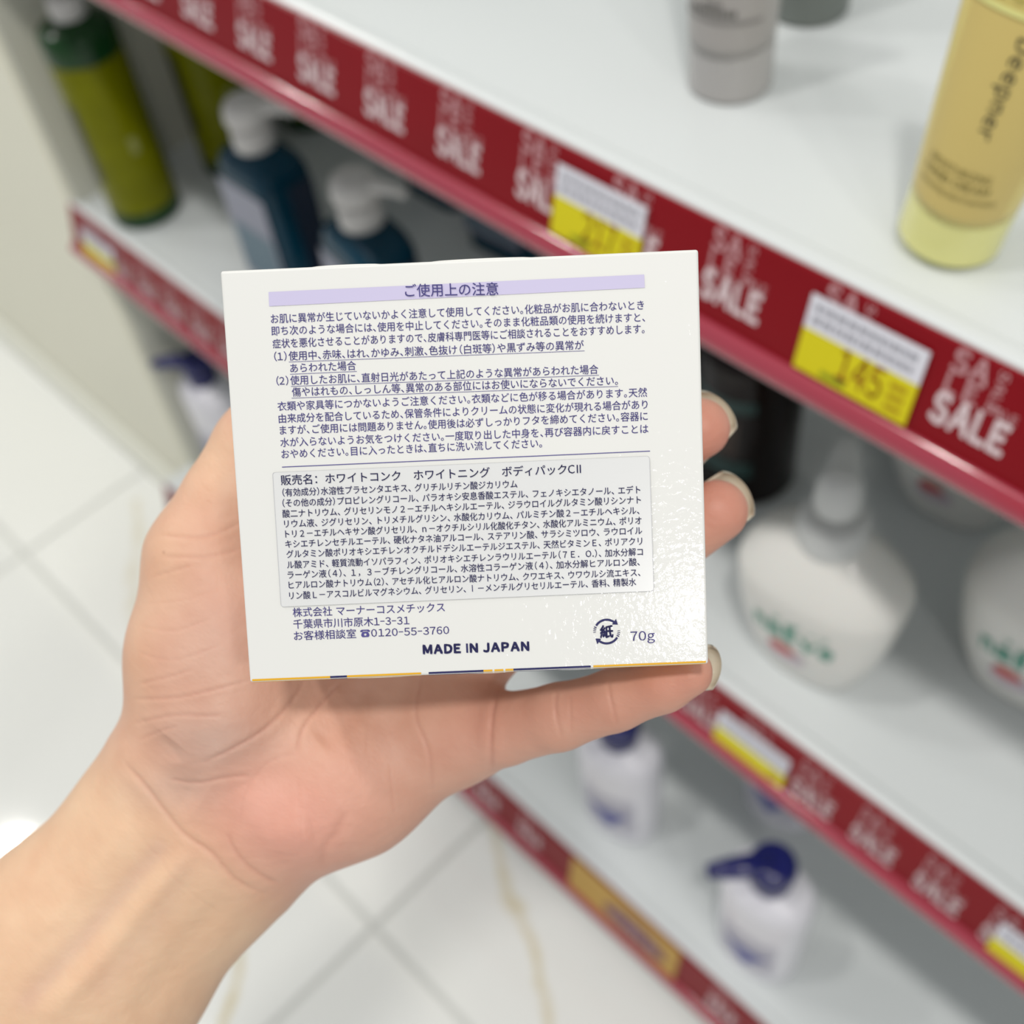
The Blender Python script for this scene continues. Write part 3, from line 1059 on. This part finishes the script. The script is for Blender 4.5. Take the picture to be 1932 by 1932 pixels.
P = [uvp(529, 1146), uvp(1232, 1114), uvp(1225, 859), uvp(514, 893)]
ring = rrect(P)
cx_, cy_ = sum(p[0] for p in P) / 4, sum(p[1] for p in P) / 4
face_part('ingredients_label', [(p.x, p.y, 0) for p in ring], [tuple(range(len(ring)))], FILM, 0.00020)
inner = [Vector((cx_, cy_)) + (p - Vector((cx_, cy_))) * 0.9975 for p in ring]
n = len(ring)
face_part('label_edge', [(p.x, p.y, 0) for p in ring] + [(p.x, p.y, 0) for p in inner], [(i, (i + 1) % n, n + (i + 1) % n, n + i) for i in range(n)], EDGE, 0.00026)
line_txt('product_line', '販売名：ホワイトコンク　ホワイトニング　ボディパックCⅡ', (530, 908), (1095, 884), 19, NAVYD, Z2, 0.010)
SL = [('（有効成分）水溶性プラセンタエキス、グリチルリチン酸ジカリウム', (533, 931), (975, 913)),
      ('（その他の成分）プロピレングリコール、パラオキシ安息香酸エステル、フェノキシエタノール、エデト', (533, 951), (1207, 923)),
      ('酸二ナトリウム、グリセリンモノ２－エチルヘキシルエーテル、ジラウロイルグルタミン酸リシンナト', (533, 971), (1208, 942)),
      ('リウム液、ジグリセリン、トリメチルグリシン、水酸化カリウム、パルミチン酸２－エチルヘキシル、', (536, 990), (1205, 962)),
      ('トリ２－エチルヘキサン酸グリセリル、ｎ－オクチルシリル化酸化チタン、水酸化アルミニウム、ポリオ', (538, 1009), (1209, 981)),
      ('キシエチレンセチルエーテル、硬化ナタネ油アルコール、ステアリン酸、サラシミツロウ、ラウロイル', (538, 1028), (1210, 1000)),
      ('グルタミン酸ポリオキシエチレンオクチルドデシルエーテルジエステル、天然ビタミンＥ、ポリアクリ', (540, 1047), (1210, 1020)),
      ('ル酸アミド、軽質流動イソパラフィン、ポリオキシエチレンラウリルエーテル（７Ｅ．Ｏ.）、加水分解コ', (541, 1067), (1211, 1040)),
      ('ラーゲン液（４）、１，３－ブチレングリコール、水溶性コラーゲン液（４）、加水分解ヒアルロン酸、', (542, 1086), (1205, 1059)),
      ('ヒアルロン酸ナトリウム（2）、アセチル化ヒアルロン酸ナトリウム、クワエキス、ウワウルシ流エキス、', (544, 1105), (1206, 1079)),
      ('リン酸Ｌ－アスコルビルマグネシウム、グリセリン、ｌ－メンチルグリセリルエーテル、香料、精製水', (545, 1125), (1198, 1097))]
for tx, l, r in SL:
    line_txt('ingredients_line', tx, l, r, 15.0, NAVYD, Z2, 0.013, punct=0.8)
line_txt('company_line', '株式会社 マーナーコスメチックス', (551, 1157), (837, 1146), 18, NAVY, Z1, 0.008)
line_txt('company_line', '千葉県市川市原木1-3-31', (552, 1179), (770, 1171), 18, NAVY, Z1, 0.008)
line_txt('company_line', 'お客様相談室 ☎0120-55-3760', (553, 1201), (845, 1189), 18, NAVY, Z1, 0.008)
line_txt('origin_line', 'MADE IN JAPAN', (795, 1226), (996, 1219), 20.5, NAVYD, Z1, 0.058, res=3)
line_txt('weight_text', '70g', (1187, 1200), (1233, 1198), 22, NAVY, Z1, 0.006, res=3)
# recycling mark: two arrows chasing round the character for paper
(mxx, myy) = uvp(1142, 1191)
RM = 0.00255
parts = []


def arc(a0, a1, r0, r1, n_=14):
    vs_ = []
    for i in range(n_ + 1):
        a = math.radians(a0 + (a1 - a0) * i / n_)
        vs_ += [(mxx + r0 * math.cos(a), myy + r0 * math.sin(a), 0), (mxx + r1 * math.cos(a), myy + r1 * math.sin(a), 0)]
    return np.array(vs_), [(2 * i, 2 * i + 1, 2 * i + 3, 2 * i + 2) for i in range(n_)]


for base in (0, 180):
    parts.append(arc(148 + base, 52 + base, RM * 0.86, RM * 1.03))
    for q, wd in ((154, 5), (163, 4.2), (172, 3.2), (181, 2.2)):
        parts.append(arc(q + base, q + base + wd, RM * 0.84, RM * 1.05, 2))
    a = math.radians(52 + base)
    tip = math.radians(30 + base)
    c = np.array([mxx, myy])
    p1 = c + RM * 0.70 * np.array([math.cos(a), math.sin(a)])
    p2 = c + RM * 1.25 * np.array([math.cos(a), math.sin(a)])
    p3 = c + RM * 1.03 * np.array([math.cos(tip), math.sin(tip)])
    parts.append((np.array([(p1[0], p1[1], 0), (p3[0], p3[1], 0), (p2[0], p2[1], 0)]), [(0, 1, 2)]))
v, f = text_arr2('紙', 0.032, 3)
v = v - v.mean(0) * 0
cxv, cyv = (v[:, 0].max() + v[:, 0].min()) / 2, (v[:, 1].max() + v[:, 1].min()) / 2
k = 0.0027 / (v[:, 1].max() - v[:, 1].min())
v = np.stack([(v[:, 0] - cxv) * k + mxx, (v[:, 1] - cyv) * k + myy, v[:, 2] * 0], 1)
parts.append((v, f))
vv, ff = merge(parts)
face_part('recycling_mark', vv, ff, NAVYD, Z1)
# coloured print wrapping round the lower fold, and the tucked flap edges that bulge past it
segs = [(0.0005, 0.0162, 'y'), (0.0162, 0.0196, 'n'), (0.0196, 0.0345, 'y'), (0.0360, 0.0470, 'n'), (0.0470, 0.0488, 'y'), (0.0492, 0.0510, 'y'), (0.0514, 0.0530, 'y'),
        (0.0530, 0.0685, 'n'), (0.0690, 0.0915, 'y')]
for kind, m_ in (('y', YINK), ('n', NAVYD)):
    parts = []
    for a, c, kk in segs:
        if kk == kind:
            n_ = 2
            vs_ = [(a, 0.0007, 0.00006), (c, 0.0007, 0.00006), (c, 0.00035, 0.00004), (a, 0.00035, 0.00004), (a, -0.00006, -0.0004), (c, -0.00006, -0.0004), (a, -0.00006, -0.012), (c, -0.00006, -0.012)]
            parts.append((np.array(vs_), [(3, 2, 1, 0), (4, 5, 2, 3), (6, 7, 5, 4)]))
    v, f = merge(parts)
    link('fold_print', mesh_from('fold_print', v, f), m_, carton, smooth=False)
for nm, spans, yy, sgn in (('lower_flap_edge', ((0.0185, 0.034), (0.043, 0.0535), (0.0605, 0.071)), 0.0, -1), ('upper_flap_edge', ((0.0175, 0.031), (0.0405, 0.060)), BH, 1)):
    for a, c in spans:
        pts, top = [], []
        nn = 12
        for i in range(nn + 1):
            t_ = i / nn
            x = a + (c - a) * t_
            pts.append((x, yy + sgn * (0.00022 * math.sin(math.pi * t_) ** 0.5)))
        vs_ = [(x, y - (-sgn) * -0.0 , -0.0006) for x, y in pts] + [(x, yy - sgn * 0.0012, -0.0006) for x, y in pts] + [(x, y, -0.0012) for x, y in pts] + [(x, yy - sgn * 0.0012, -0.0012) for x, y in pts]
        o4 = nn + 1
        fs_ = []
        for i in range(nn):
            fs_ += [(i, i + 1, o4 + i + 1, o4 + i), (i, 2 * o4 + i, 2 * o4 + i + 1, i + 1), (2 * o4 + i, 3 * o4 + i, 3 * o4 + i + 1, 2 * o4 + i + 1)]
        link('flap_edge', mesh_from('flap_edge', vs_, fs_), mat('bare_board_edge', (0.78, 0.77, 0.73), 0.6), carton, smooth=False)

# ------------------------------------------------------------------ the hand (one continuous surface from a distance field)


def c3(px, py, d):
    return np.array([(px - CPX) / FPX * d, (py - CPX) / FPX * d, d])


VOX = 0.0009
lo = np.array([-0.245, -0.040, 0.250])
hi = np.array([0.062, 0.240, 0.342])
nx, ny, nzv = [int(math.ceil((hi[i] - lo[i]) / VOX)) for i in range(3)]
gx = (lo[0] + VOX * np.arange(nx)).astype(np.float32)[:, None, None]
gy = (lo[1] + VOX * np.arange(ny)).astype(np.float32)[None, :, None]
gz = (lo[2] + VOX * np.arange(nzv)).astype(np.float32)[None, None, :]
BIG = 0.05


def cone(F, a, ra, b_, rb, k, flat=1.0):
    """smooth-union a rounded cone into F (only inside its bounding block)"""
    rm = max(ra, rb) + 3 * k + 0.004
    mn = np.minimum(a, b_) - rm
    mxv = np.maximum(a, b_) + rm
    i0 = np.clip(((mn - lo) / VOX).astype(int), 0, [nx, ny, nzv])
    i1 = np.clip(((mxv - lo) / VOX).astype(int) + 1, 0, [nx, ny, nzv])
    if (i1 <= i0).any():
        return
    sl = tuple(slice(i0[i], i1[i]) for i in range(3))
    X = gx[sl[0]] - np.float32(a[0]); Y = gy[:, sl[1]] - np.float32(a[1]); Z = gz[:, :, sl[2]] - np.float32(a[2])
    d = (b_ - a).astype(np.float32)
    t = np.clip((X * d[0] + Y * d[1] + Z * d[2]) / np.float32(d @ d), 0, 1)
    dz = (Z - t * d[2]) / np.float32(flat)
    D = np.sqrt((X - t * d[0]) ** 2 + (Y - t * d[1]) ** 2 + dz * dz) - (np.float32(ra) + t * np.float32(rb - ra))
    if flat < 1:
        D = D * np.float32(0.5 + 0.5 * flat)
    f = F[sl]
    h = np.clip(0.5 + 0.5 * (f - D) / np.float32(k), 0, 1)
    F[sl] = f * (1 - h) + D * h - np.float32(k) * h * (1 - h)


def chain(F, pts, k, flat=1.0):
    for (a, ra), (b_, rb) in zip(pts[:-1], pts[1:]):
        cone(F, a, ra, b_, rb, k, flat)


palm = np.full((nx, ny, nzv), BIG, np.float32)
chain(palm, [(c3(385, 1545, .300), .0268), (c3(150, 1818, .301), .0312), (c3(-230, 2230, .302), .0385), (c3(-900, 2950, .300), .044)], .006, 0.72)
chain(palm, [(c3(430, 1500, .299), .0225), (c3(385, 1545, .300), .0262)], .012, 0.72)
chain(palm, [(c3(495, 1552, .297), .0160), (c3(665, 1478, .294), .0157), (c3(862, 1372, .291), .0122)], .010)
chain(palm, [(c3(440, 1500, .300), .0150), (c3(880, 1205, .296), .0118)], .010)
chain(palm, [(c3(420, 1460, .301), .0150), (c3(850, 1060, .299), .0125)], .010)
chain(palm, [(c3(400, 1430, .301), .0150), (c3(760, 930, .301), .0122)], .010)
chain(palm, [(c3(366, 1398, .295), .0165), (c3(378, 1230, .293), .0155), (c3(386, 1055, .292), .0130)], .010)
chain(palm, [(c3(440, 1340, .288), .0150), (c3(455, 1160, .290), .0140)], .010)
chain(palm, [(c3(430, 1120, .300), .009), (c3(690, 990, .303), .009)], .012)
chain(palm, [(c3(560, 1500, .290), .0125), (c3(610, 1440, .291), .0120)], .012)

FING = {
    'little': [(c3(868, 1385, .288), .0108), (c3(950, 1376, .280), .0083), (c3(1055, 1353, .271), .0074), (c3(1160, 1321, .2650), .0067), (c3(1250, 1288, .2605), .0063), (c3(1298, 1268, .2580), .0054)],
    'ring': [(c3(880, 1206, .296), .0108), (c3(1120, 1112, .2915), .0090), (c3(1250, 1032, .2885), .0083), (c3(1352, 964, .2835), .0074)],
    'middle': [(c3(850, 1060, .298), .0115), (c3(1090, 935, .2915), .0092), (c3(1215, 862, .2880), .0083), (c3(1320, 808, .2840), .0072)],
    'index': [(c3(760, 930, .300), .0115), (c3(950, 800, .2915), .0092), (c3(1060, 745, .2875), .0083), (c3(1160, 700, .2845), .0072)],
    'thumb': [(c3(386, 1055, .292), .0130), (c3(432, 948, .2925), .0116), (c3(486, 845, .293), .0108), (c3(560, 722, .2895), .0088)],
}
fing = np.full((nx, ny, nzv), BIG, np.float32)
for nm in ('little', 'ring', 'middle', 'index', 'thumb'):
    F = np.full((nx, ny, nzv), BIG, np.float32)
    chain(F, FING[nm], .0018)
    fing = np.minimum(fing, F)
k = np.float32(.007)
h = np.clip(0.5 + 0.5 * (palm - fing) / k, 0, 1)
F = palm * (1 - h) + fing * h - k * h * (1 - h)
del palm, fing, h
# flesh is pressed flat where it touches the carton
cb = BT + BR @ np.array([0, 0, BD / 2])
X, Y, Z = gx - np.float32(cb[0]), gy - np.float32(cb[1]), gz - np.float32(cb[2])
q0 = np.abs(BR[0, 0] * X + BR[1, 0] * Y + BR[2, 0] * Z) - BW / 2
q1 = np.abs(BR[0, 1] * X + BR[1, 1] * Y + BR[2, 1] * Z) - BH / 2
q2 = np.abs(BR[0, 2] * X + BR[1, 2] * Y + BR[2, 2] * Z) - BD / 2
bx_ = np.maximum(np.maximum(q0, q1), q2).astype(np.float32) - np.float32(0.0007)
F = np.maximum(F, -bx_)
del q0, q1, q2, bx_, X, Y, Z


def surface_nets(F, lo, h):
    S = F < 0
    c = [S[i:nx - 1 + i, j:ny - 1 + j, kk:nzv - 1 + kk] for i in (0, 1) for j in (0, 1) for kk in (0, 1)]
    alls = c[0].copy(); anys = c[0].copy()
    for q in c[1:]:
        alls &= q; anys |= q
    cell = anys & ~alls
    idx = np.argwhere(cell)
    vid = np.full(cell.shape, -1, np.int64)
    vid[cell] = np.arange(len(idx))
    acc = np.zeros((len(idx), 3)); cnt = np.zeros(len(idx))
    offs = [(i, j, kk) for i in (0, 1) for j in (0, 1) for kk in (0, 1)]
    vals = {o: F[idx[:, 0] + o[0], idx[:, 1] + o[1], idx[:, 2] + o[2]].astype(float) for o in offs}
    for o in offs:
        for ax in range(3):
            if o[ax] == 0:
                o2 = tuple(o[i] + (i == ax) for i in range(3))
                a, b_ = vals[o], vals[o2]
                m_ = (a < 0) != (b_ < 0)
                t = np.where(m_, a / np.where(m_, a - b_, 1), 0)
                p = np.array(o, float)[None, :].repeat(len(idx), 0)
                p[:, ax] += t
                acc[m_] += p[m_]; cnt[m_] += 1
    V = lo + h * (idx + acc / cnt[:, None])
    quads = []
    for ax in range(3):
        a1, a2 = (ax + 1) % 3, (ax + 2) % 3
        sl0 = [slice(0, s) for s in F.shape]; sl1 = [slice(0, s) for s in F.shape]
        sl0[ax] = slice(0, F.shape[ax] - 1); sl1[ax] = slice(1, F.shape[ax])
        cr = S[tuple(sl0)] != S[tuple(sl1)]
        e = np.argwhere(cr)
        ok = (e[:, a1] > 0) & (e[:, a2] > 0) & (e[:, a1] < F.shape[a1] - 1) & (e[:, a2] < F.shape[a2] - 1)
        e = e[ok]
        ins = S[e[:, 0], e[:, 1], e[:, 2]]

        def g(d1, d2):
            q = e.copy(); q[:, a1] -= d1; q[:, a2] -= d2
            return vid[q[:, 0], q[:, 1], q[:, 2]]
        Q = np.stack([g(1, 1), g(0, 1), g(0, 0), g(1, 0)], 1)
        Q[~ins] = Q[~ins][:, ::-1]
        quads.append(Q)
    Q = np.vstack(quads)
    return V, Q[(Q >= 0).all(1)]


V, Q = surface_nets(F, lo, VOX)
del F
E0 = np.concatenate([Q[:, 0], Q[:, 1], Q[:, 2], Q[:, 3]]); E1 = np.concatenate([Q[:, 1], Q[:, 2], Q[:, 3], Q[:, 0]])


def smooth(V, w_):
    S = np.zeros_like(V)
    n_ = np.bincount(E0, minlength=len(V)) + np.bincount(E1, minlength=len(V))
    for i in range(3):
        S[:, i] = np.bincount(E0, V[E1, i], len(V)) + np.bincount(E1, V[E0, i], len(V))
    return V + w_ * (S / np.maximum(n_, 1)[:, None] - V)


for _ in range(6):
    V = smooth(V, 0.6)
    V = smooth(V, -0.35)
# one subdivision, so that the fine creases have vertices to live on
ek = np.sort(np.stack([E0, E1], 1), 1)
uk, inv = np.unique(ek[:, 0] * np.int64(len(V)) + ek[:, 1], return_inverse=True)
inv = inv.ravel()
ea, eb = uk // len(V), uk % len(V)
nV, nE, nQ = len(V), len(uk), len(Q)
em = nV + inv.reshape(4, nQ).T
fc = (nV + nE + np.arange(nQ))
V = np.vstack([V, (V[ea] + V[eb]) / 2, V[Q].mean(1)])
Q = np.vstack([np.stack([Q[:, j], em[:, j], fc, em[:, (j + 3) % 4]], 1) for j in range(4)])
E0 = np.concatenate([Q[:, 0], Q[:, 1], Q[:, 2], Q[:, 3]]); E1 = np.concatenate([Q[:, 1], Q[:, 2], Q[:, 3], Q[:, 0]])
for _ in range(3):
    V = smooth(V, 0.55)
    V = smooth(V, -0.30)


def normals(V):
    fn = np.cross(V[Q[:, 2]] - V[Q[:, 0]], V[Q[:, 3]] - V[Q[:, 1]])
    Nn = np.zeros_like(V)
    for j in range(4):
        for i in range(3):
            Nn[:, i] += np.bincount(Q[:, j], fn[:, i], len(V))
    return Nn / np.maximum(np.linalg.norm(Nn, axis=1), 1e-12)[:, None]


Nv = normals(V)
PX = np.stack([V[:, 0] / V[:, 2] * FPX + CPX, V[:, 1] / V[:, 2] * FPX + CPX], 1)
facing = np.clip(-Nv[:, 2] * 1.6 + 0.15, 0, 1)     # creases only on the palm side


def dist_poly(pts):
    P = np.array(curve_prof([tuple(p) for p in pts], 8))
    d = np.full(len(PX), 1e9); tt = np.zeros(len(PX)); n_ = len(P) - 1
    for i in range(n_):
        a, b_ = P[i], P[i + 1]
        u = b_ - a
        t = np.clip(((PX - a) @ u) / (u @ u), 0, 1)
        dd = np.hypot(*(PX - a - t[:, None] * u).T)
        m_ = dd < d
        d[m_] = dd[m_]; tt[m_] = (i + t[m_]) / n_
    return d, tt


# (width px, depth mm, polyline)
CREASE = [
    (5.5, .75, [(575, 1285), (545, 1330), (500, 1375), (440, 1412), (384, 1438)]),
    (5.0, .80, [(645, 1285), (605, 1330), (572, 1375), (560, 1425)]),
    (5, .25, [(560, 1420), (505, 1440), (466, 1490), (453, 1560)]),
    (7.0, 1.0, [(232, 1438), (262, 1470), (301, 1518), (348, 1573), (399, 1609), (446, 1660), (505, 1690)]),
    (7.0, .75, [(428, 1569), (446, 1609), (482, 1645), (530, 1670)]),
    (4.0, .50, [(246, 1319), (326, 1317), (384, 1306), (470, 1284)]),
    (4.0, .50, [(246, 1366), (326, 1350), (380, 1350), (420, 1350)]),
    (4.0, .40, [(256, 1292), (326, 1275), (365, 1262)]),
    (4.0, .40, [(261, 1397), (301, 1380), (335, 1370)]),
    (5.0, .60, [(315, 1473), (362, 1480), (427, 1467), (475, 1463)]),
    (4.0, .20, [(261, 1569), (290, 1612), (362, 1685), (427, 1732)]),
    (5.0, .55, [(796, 1268), (784, 1348), (809, 1418), (817, 1500)]),
    (4.0, .25, [(697, 1319), (692, 1420)]), (4.0, .22, [(735, 1440), (745, 1540)]), (4.0, .2, [(560, 1460), (572, 1600)]),
    (13.0, .55, [(655, 1530), (634, 1570), (612, 1600), (608, 1640)]),
    (7.0, .9, [(944, 1290), (930, 1340), (926, 1400), (928, 1460)]),
    (4.5, .55, [(1050, 1300), (1049, 1345), (1062, 1395)]), (3.5, .3, [(1075, 1310), (1078, 1385)]),
    (4.5, .50, [(1147, 1285), (1153, 1322), (1166, 1372)]),
    (5.0, .50, [(298, 1009), (384, 1013), (460, 984)]), (5.0, .45, [(300, 1049), (384, 1051), (455, 1036)]), (4.0, .35, [(286, 1089), (362, 1067)]),
    (4.0, .25, [(262, 1180), (330, 1190), (400, 1165)]), (4.0, .22, [(256, 1230), (330, 1245), (420, 1215)]), (3.5, .2, [(270, 1140), (350, 1132), (410, 1110)]),
]
disp = np.zeros(len(V)); red = np.zeros(len(V))
for wd, dep, pts in CREASE:
    d, t = dist_poly(pts)
    fade = np.clip(np.minimum(t, 1 - t) * 7, 0.0, 1)
    wd = wd * 0.62
    g = np.exp(-(d / wd) ** 2) * fade
    disp -= g * dep * 0.001 * facing * 0.36
    disp += np.exp(-((d - wd * 3.0) / (wd * 2.2)) ** 2) * dep * 0.00012 * facing * fade
    red = np.maximum(red, g * min(dep, 0.7) * 0.7)
BROAD = [(26, -1.0, [(318, 1585), (235, 1680), (150, 1785), (40, 1900)]), (22, .8, [(365, 1600), (280, 1700), (190, 1810), (80, 1932)]),
         (24, .5, [(250, 1540), (170, 1650), (60, 1770)]), (26, -.5, [(430, 1690), (340, 1800), (250, 1932)]),
         (40, .9, [(460, 1480), (520, 1570), (590, 1560)]), (22, -.7, [(700, 1290), (650, 1360), (600, 1400)]),
         (34, -1.1, [(330, 1400), (300, 1450), (380, 1510)])]
for wd, dep, pts in BROAD:
    d, t = dist_poly(pts)
    disp += np.exp(-(d / wd) ** 2) * dep * 0.001 * facing * np.clip(np.minimum(t, 1 - t) * 6, 0, 1)
V = V + Nv * disp[:, None]
# colour of the skin itself: yellowish forearm, pinker palm, rosy pads and fingertips


def blob(x, y, rx, ry, soft=1.0):
    return np.exp(-(((PX[:, 0] - x) / rx) ** 2 + ((PX[:, 1] - y) / ry) ** 2) * soft)


arm = np.array([0.71, 0.485, 0.32]); pal = np.array([0.62, 0.355, 0.255]); pink = np.array([0.71, 0.375, 0.29]); rosy = np.array([0.64, 0.30, 0.22]); blue = np.array([0.48, 0.38, 0.335])
# distance above the wrist line
dl = ((PX[:, 0] - 232) * (1690 - 1438) - (PX[:, 1] - 1438) * (505 - 232)) / math.hypot(252, 273)
tpal = 1 / (1 + np.exp(-(dl + 5) / 28))
backside = np.clip(Nv[:, 2] * 1.5, 0, 1)
C = arm[None] * (1 - tpal[:, None]) + pal[None] * tpal[:, None]


def mixc(C, c, w_):
    w_ = np.clip(w_, 0, 1)[:, None]
    return C * (1 - w_) + c[None] * w_


C = mixc(C, pink, 0.9 * blob(560, 1570, 130, 80) + 0.5 * blob(480, 1500, 90, 60) + 0.4 * blob(900, 1400, 120, 60) + 0.35 * blob(640, 1480, 170, 90))
C = mixc(C, rosy, 1.0 * blob(1345, 955, 120, 100) + 1.0 * blob(1330, 810, 110, 90) + 0.75 * blob(1280, 1280, 110, 50) + 0.45 * blob(1100, 1340, 160, 60) + 0.35 * blob(900, 1330, 60, 60))
C = mixc(C, blue, 0.45 * blob(400, 1400, 110, 60) + 0.3 * blob(330, 1490, 90, 40) + 0.25 * blob(400, 1210, 100, 120))
C = mixc(C, arm, 0.75 * blob(400, 860, 80, 110) + 0.5 * blob(300, 1040, 60, 120) + 0.5 * blob(250, 1250, 40, 160))
for pts, w_ in (([(300, 1600), (225, 1690), (140, 1790), (50, 1890)], 0.35), ([(345, 1640), (300, 1730), (190, 1860)], 0.15)):
    d, t = dist_poly(pts)
    C = mixc(C, np.array([0.60, 0.40, 0.32]), w_ * np.exp(-(d / 20) ** 2))
C = mixc(C, np.array([0.50, 0.22, 0.16]), red * 0.45)
C = mixc(C, arm, backside * 0.8)
d = np.hypot(PX[:, 0] - 309, PX[:, 1] - 1042)
C = mixc(C, np.array([0.35, 0.16, 0.1]), 0.6 * np.exp(-(d / 2.5) ** 2))

origin = M.T @ c3(385, 1545, .300) + np.array(CAM)
Wv = V @ M + np.array(CAM)[None] - origin[None]
me = bpy.data.meshes.new('person')
me.vertices.add(len(Wv)); me.vertices.foreach_set('co', Wv.astype(np.float32).ravel())
me.loops.add(Q.size); me.loops.foreach_set('vertex_index', Q.astype(np.int32).ravel())
me.polygons.add(len(Q)); me.polygons.foreach_set('loop_start', np.arange(0, Q.size, 4, dtype=np.int32))
me.update(calc_edges=True)
me.validate()
ca = me.color_attributes.new('skin_tone', 'FLOAT_COLOR', 'POINT')
ca.data.foreach_set('color', np.concatenate([C, np.ones((len(C), 1))], 1).astype(np.float32).ravel())

sm = bpy.data.materials.new('skin')
sm.use_nodes = True
nt = sm.node_tree
b = nt.nodes['Principled BSDF']
at = nt.nodes.new('ShaderNodeVertexColor'); at.layer_name = 'skin_tone'
tc = nt.nodes.new('ShaderNodeTexCoord')
nA = nt.nodes.new('ShaderNodeTexNoise'); nA.inputs['Scale'].default_value = 90; nA.inputs['Detail'].default_value = 5
nt.links.new(tc.outputs['Object'], nA.inputs['Vector'])
ov = nt.nodes.new('ShaderNodeMix'); ov.data_type = 'RGBA'; ov.blend_type = 'MULTIPLY'
rp = nt.nodes.new('ShaderNodeValToRGB')
rp.color_ramp.elements[0].position = 0.3; rp.color_ramp.elements[0].color = (0.93, 0.86, 0.84, 1)
rp.color_ramp.elements[1].position = 0.7; rp.color_ramp.elements[1].color = (1, 1, 1, 1)
nt.links.new(nA.outputs['Fac'], rp.inputs['Fac'])
ov.inputs['Factor'].default_value = 1.0
nt.links.new(at.outputs['Color'], ov.inputs['A']); nt.links.new(rp.outputs['Color'], ov.inputs['B'])
nt.links.new(ov.outputs['Result'], b.inputs['Base Color'])
b.inputs['Roughness'].default_value = 0.5
b.inputs['Subsurface Weight'].default_value = 0.18
b.inputs['Subsurface Radius'].default_value = (0.006, 0.0025, 0.0015)
b.inputs['Subsurface Scale'].default_value = 1.0
b.inputs['Specular IOR Level'].default_value = 0.35
vo = nt.nodes.new('ShaderNodeTexVoronoi'); vo.inputs['Scale'].default_value = 900; vo.feature = 'DISTANCE_TO_EDGE'
wv = nt.nodes.new('ShaderNodeTexNoise'); wv.inputs['Scale'].default_value = 260; wv.inputs['Detail'].default_value = 4
mp = nt.nodes.new('ShaderNodeMapping'); mp.inputs['Scale'].default_value = (0.5, 1.0, 1.6); mp.inputs['Rotation'].default_value = (0.3, 0.5, 0.8)
nt.links.new(tc.outputs['Object'], mp.inputs['Vector']); nt.links.new(mp.outputs['Vector'], wv.inputs['Vector']); nt.links.new(mp.outputs['Vector'], vo.inputs['Vector'])
b1 = nt.nodes.new('ShaderNodeBump'); b1.inputs['Strength'].default_value = 0.5; b1.inputs['Distance'].default_value = 0.00010
b2 = nt.nodes.new('ShaderNodeBump'); b2.inputs['Strength'].default_value = 0.7; b2.inputs['Distance'].default_value = 0.0004
nt.links.new(vo.outputs['Distance'], b1.inputs['Height']); nt.links.new(wv.outputs['Fac'], b2.inputs['Height'])
nt.links.new(b2.outputs['Normal'], b1.inputs['Normal']); nt.links.new(b1.outputs['Normal'], b.inputs['Normal'])
hand = link('person', me, sm, None, tuple(origin))
hand['label'] = 'bare left forearm and open hand of a person holding up the white carton'
hand['category'] = 'person'

NAIL = mat('natural_long_nail', (0.60, 0.54, 0.42), 0.22, coat=0.5, sss=0.1)


def nail(tip, r, dr, dorsal, ext, back=0.010, half=62, thick=0.0006):
    """curved plate over the dorsal side of a fingertip (camera-frame vectors), reaching ext past its centre"""
    dr = np.array(dr, float); dr /= np.linalg.norm(dr)
    dn = np.array(dorsal, float); dn -= dr * (dn @ dr); dn /= np.linalg.norm(dn)
    sd = np.cross(dr, dn)
    vs_, fs_ = [], []
    nu, nv_ = 14, 10
    for lay in (0, 1):
        for j in range(nv_ + 1):
            tj = j / nv_
            for i in range(nu + 1):
                a = math.radians(-half + 2 * half * i / nu)
                e = ext * (1 - 0.30 * (a / math.radians(half)) ** 2)      # rounded free edge
                s = -back + (e + back) * tj
                rr = r * (1.0 if s < 0 else 1.0 - 0.10 * (s / max(ext, 1e-6)) ** 2) + 0.0002 + lay * thick
                p = tip + dr * s + (dn * math.cos(a) + sd * math.sin(a) * 0.95) * rr
                vs_.append(M.T @ p + np.array(CAM) - origin)
    n1_ = (nu + 1) * (nv_ + 1)
    for j in range(nv_):
        for i in range(nu):
            a = j * (nu + 1) + i
            q_ = (a, a + 1, a + nu + 2, a + nu + 1)
            fs_.append(q_[::-1]); fs_.append(tuple(n1_ + t for t in q_))
    for i in range(nu):
        a = nv_ * (nu + 1) + i
        fs_.append((a, a + 1, n1_ + a + 1, n1_ + a)); fs_.append((i + 1, i, n1_ + i, n1_ + i + 1))
    for j in range(nv_):
        a = j * (nu + 1); c = a + nu
        fs_.append((a + nu + 1, a, n1_ + a, n1_ + a + nu + 1)); fs_.append((c, c + nu + 1, n1_ + c + nu + 1, n1_ + c))
    link('fingernail', mesh_from('fingernail', vs_, fs_), NAIL, hand)


nail(c3(1352, 964, .2835), .0074, (0.80, -0.59, -0.08), (0.25, -0.2, 0.95), 0.0096)
nail(c3(1320, 808, .2840), .0072, (0.70, -0.70, -0.08), (0.25, -0.2, 0.95), 0.0092)
nail(c3(1298, 1268, .2580), .0055, (1.0, -0.05, -0.05), (0.1, -0.15, 0.95), 0.0078)
nail(c3(1160, 700, .2845), .0072, (0.85, -0.40, -0.10), (0.1, -0.1, 0.95), 0.0092)
nail(c3(560, 722, .2895), .0088, (0.50, -0.85, -0.10), (0.1, 0.0, 1.0), 0.011)
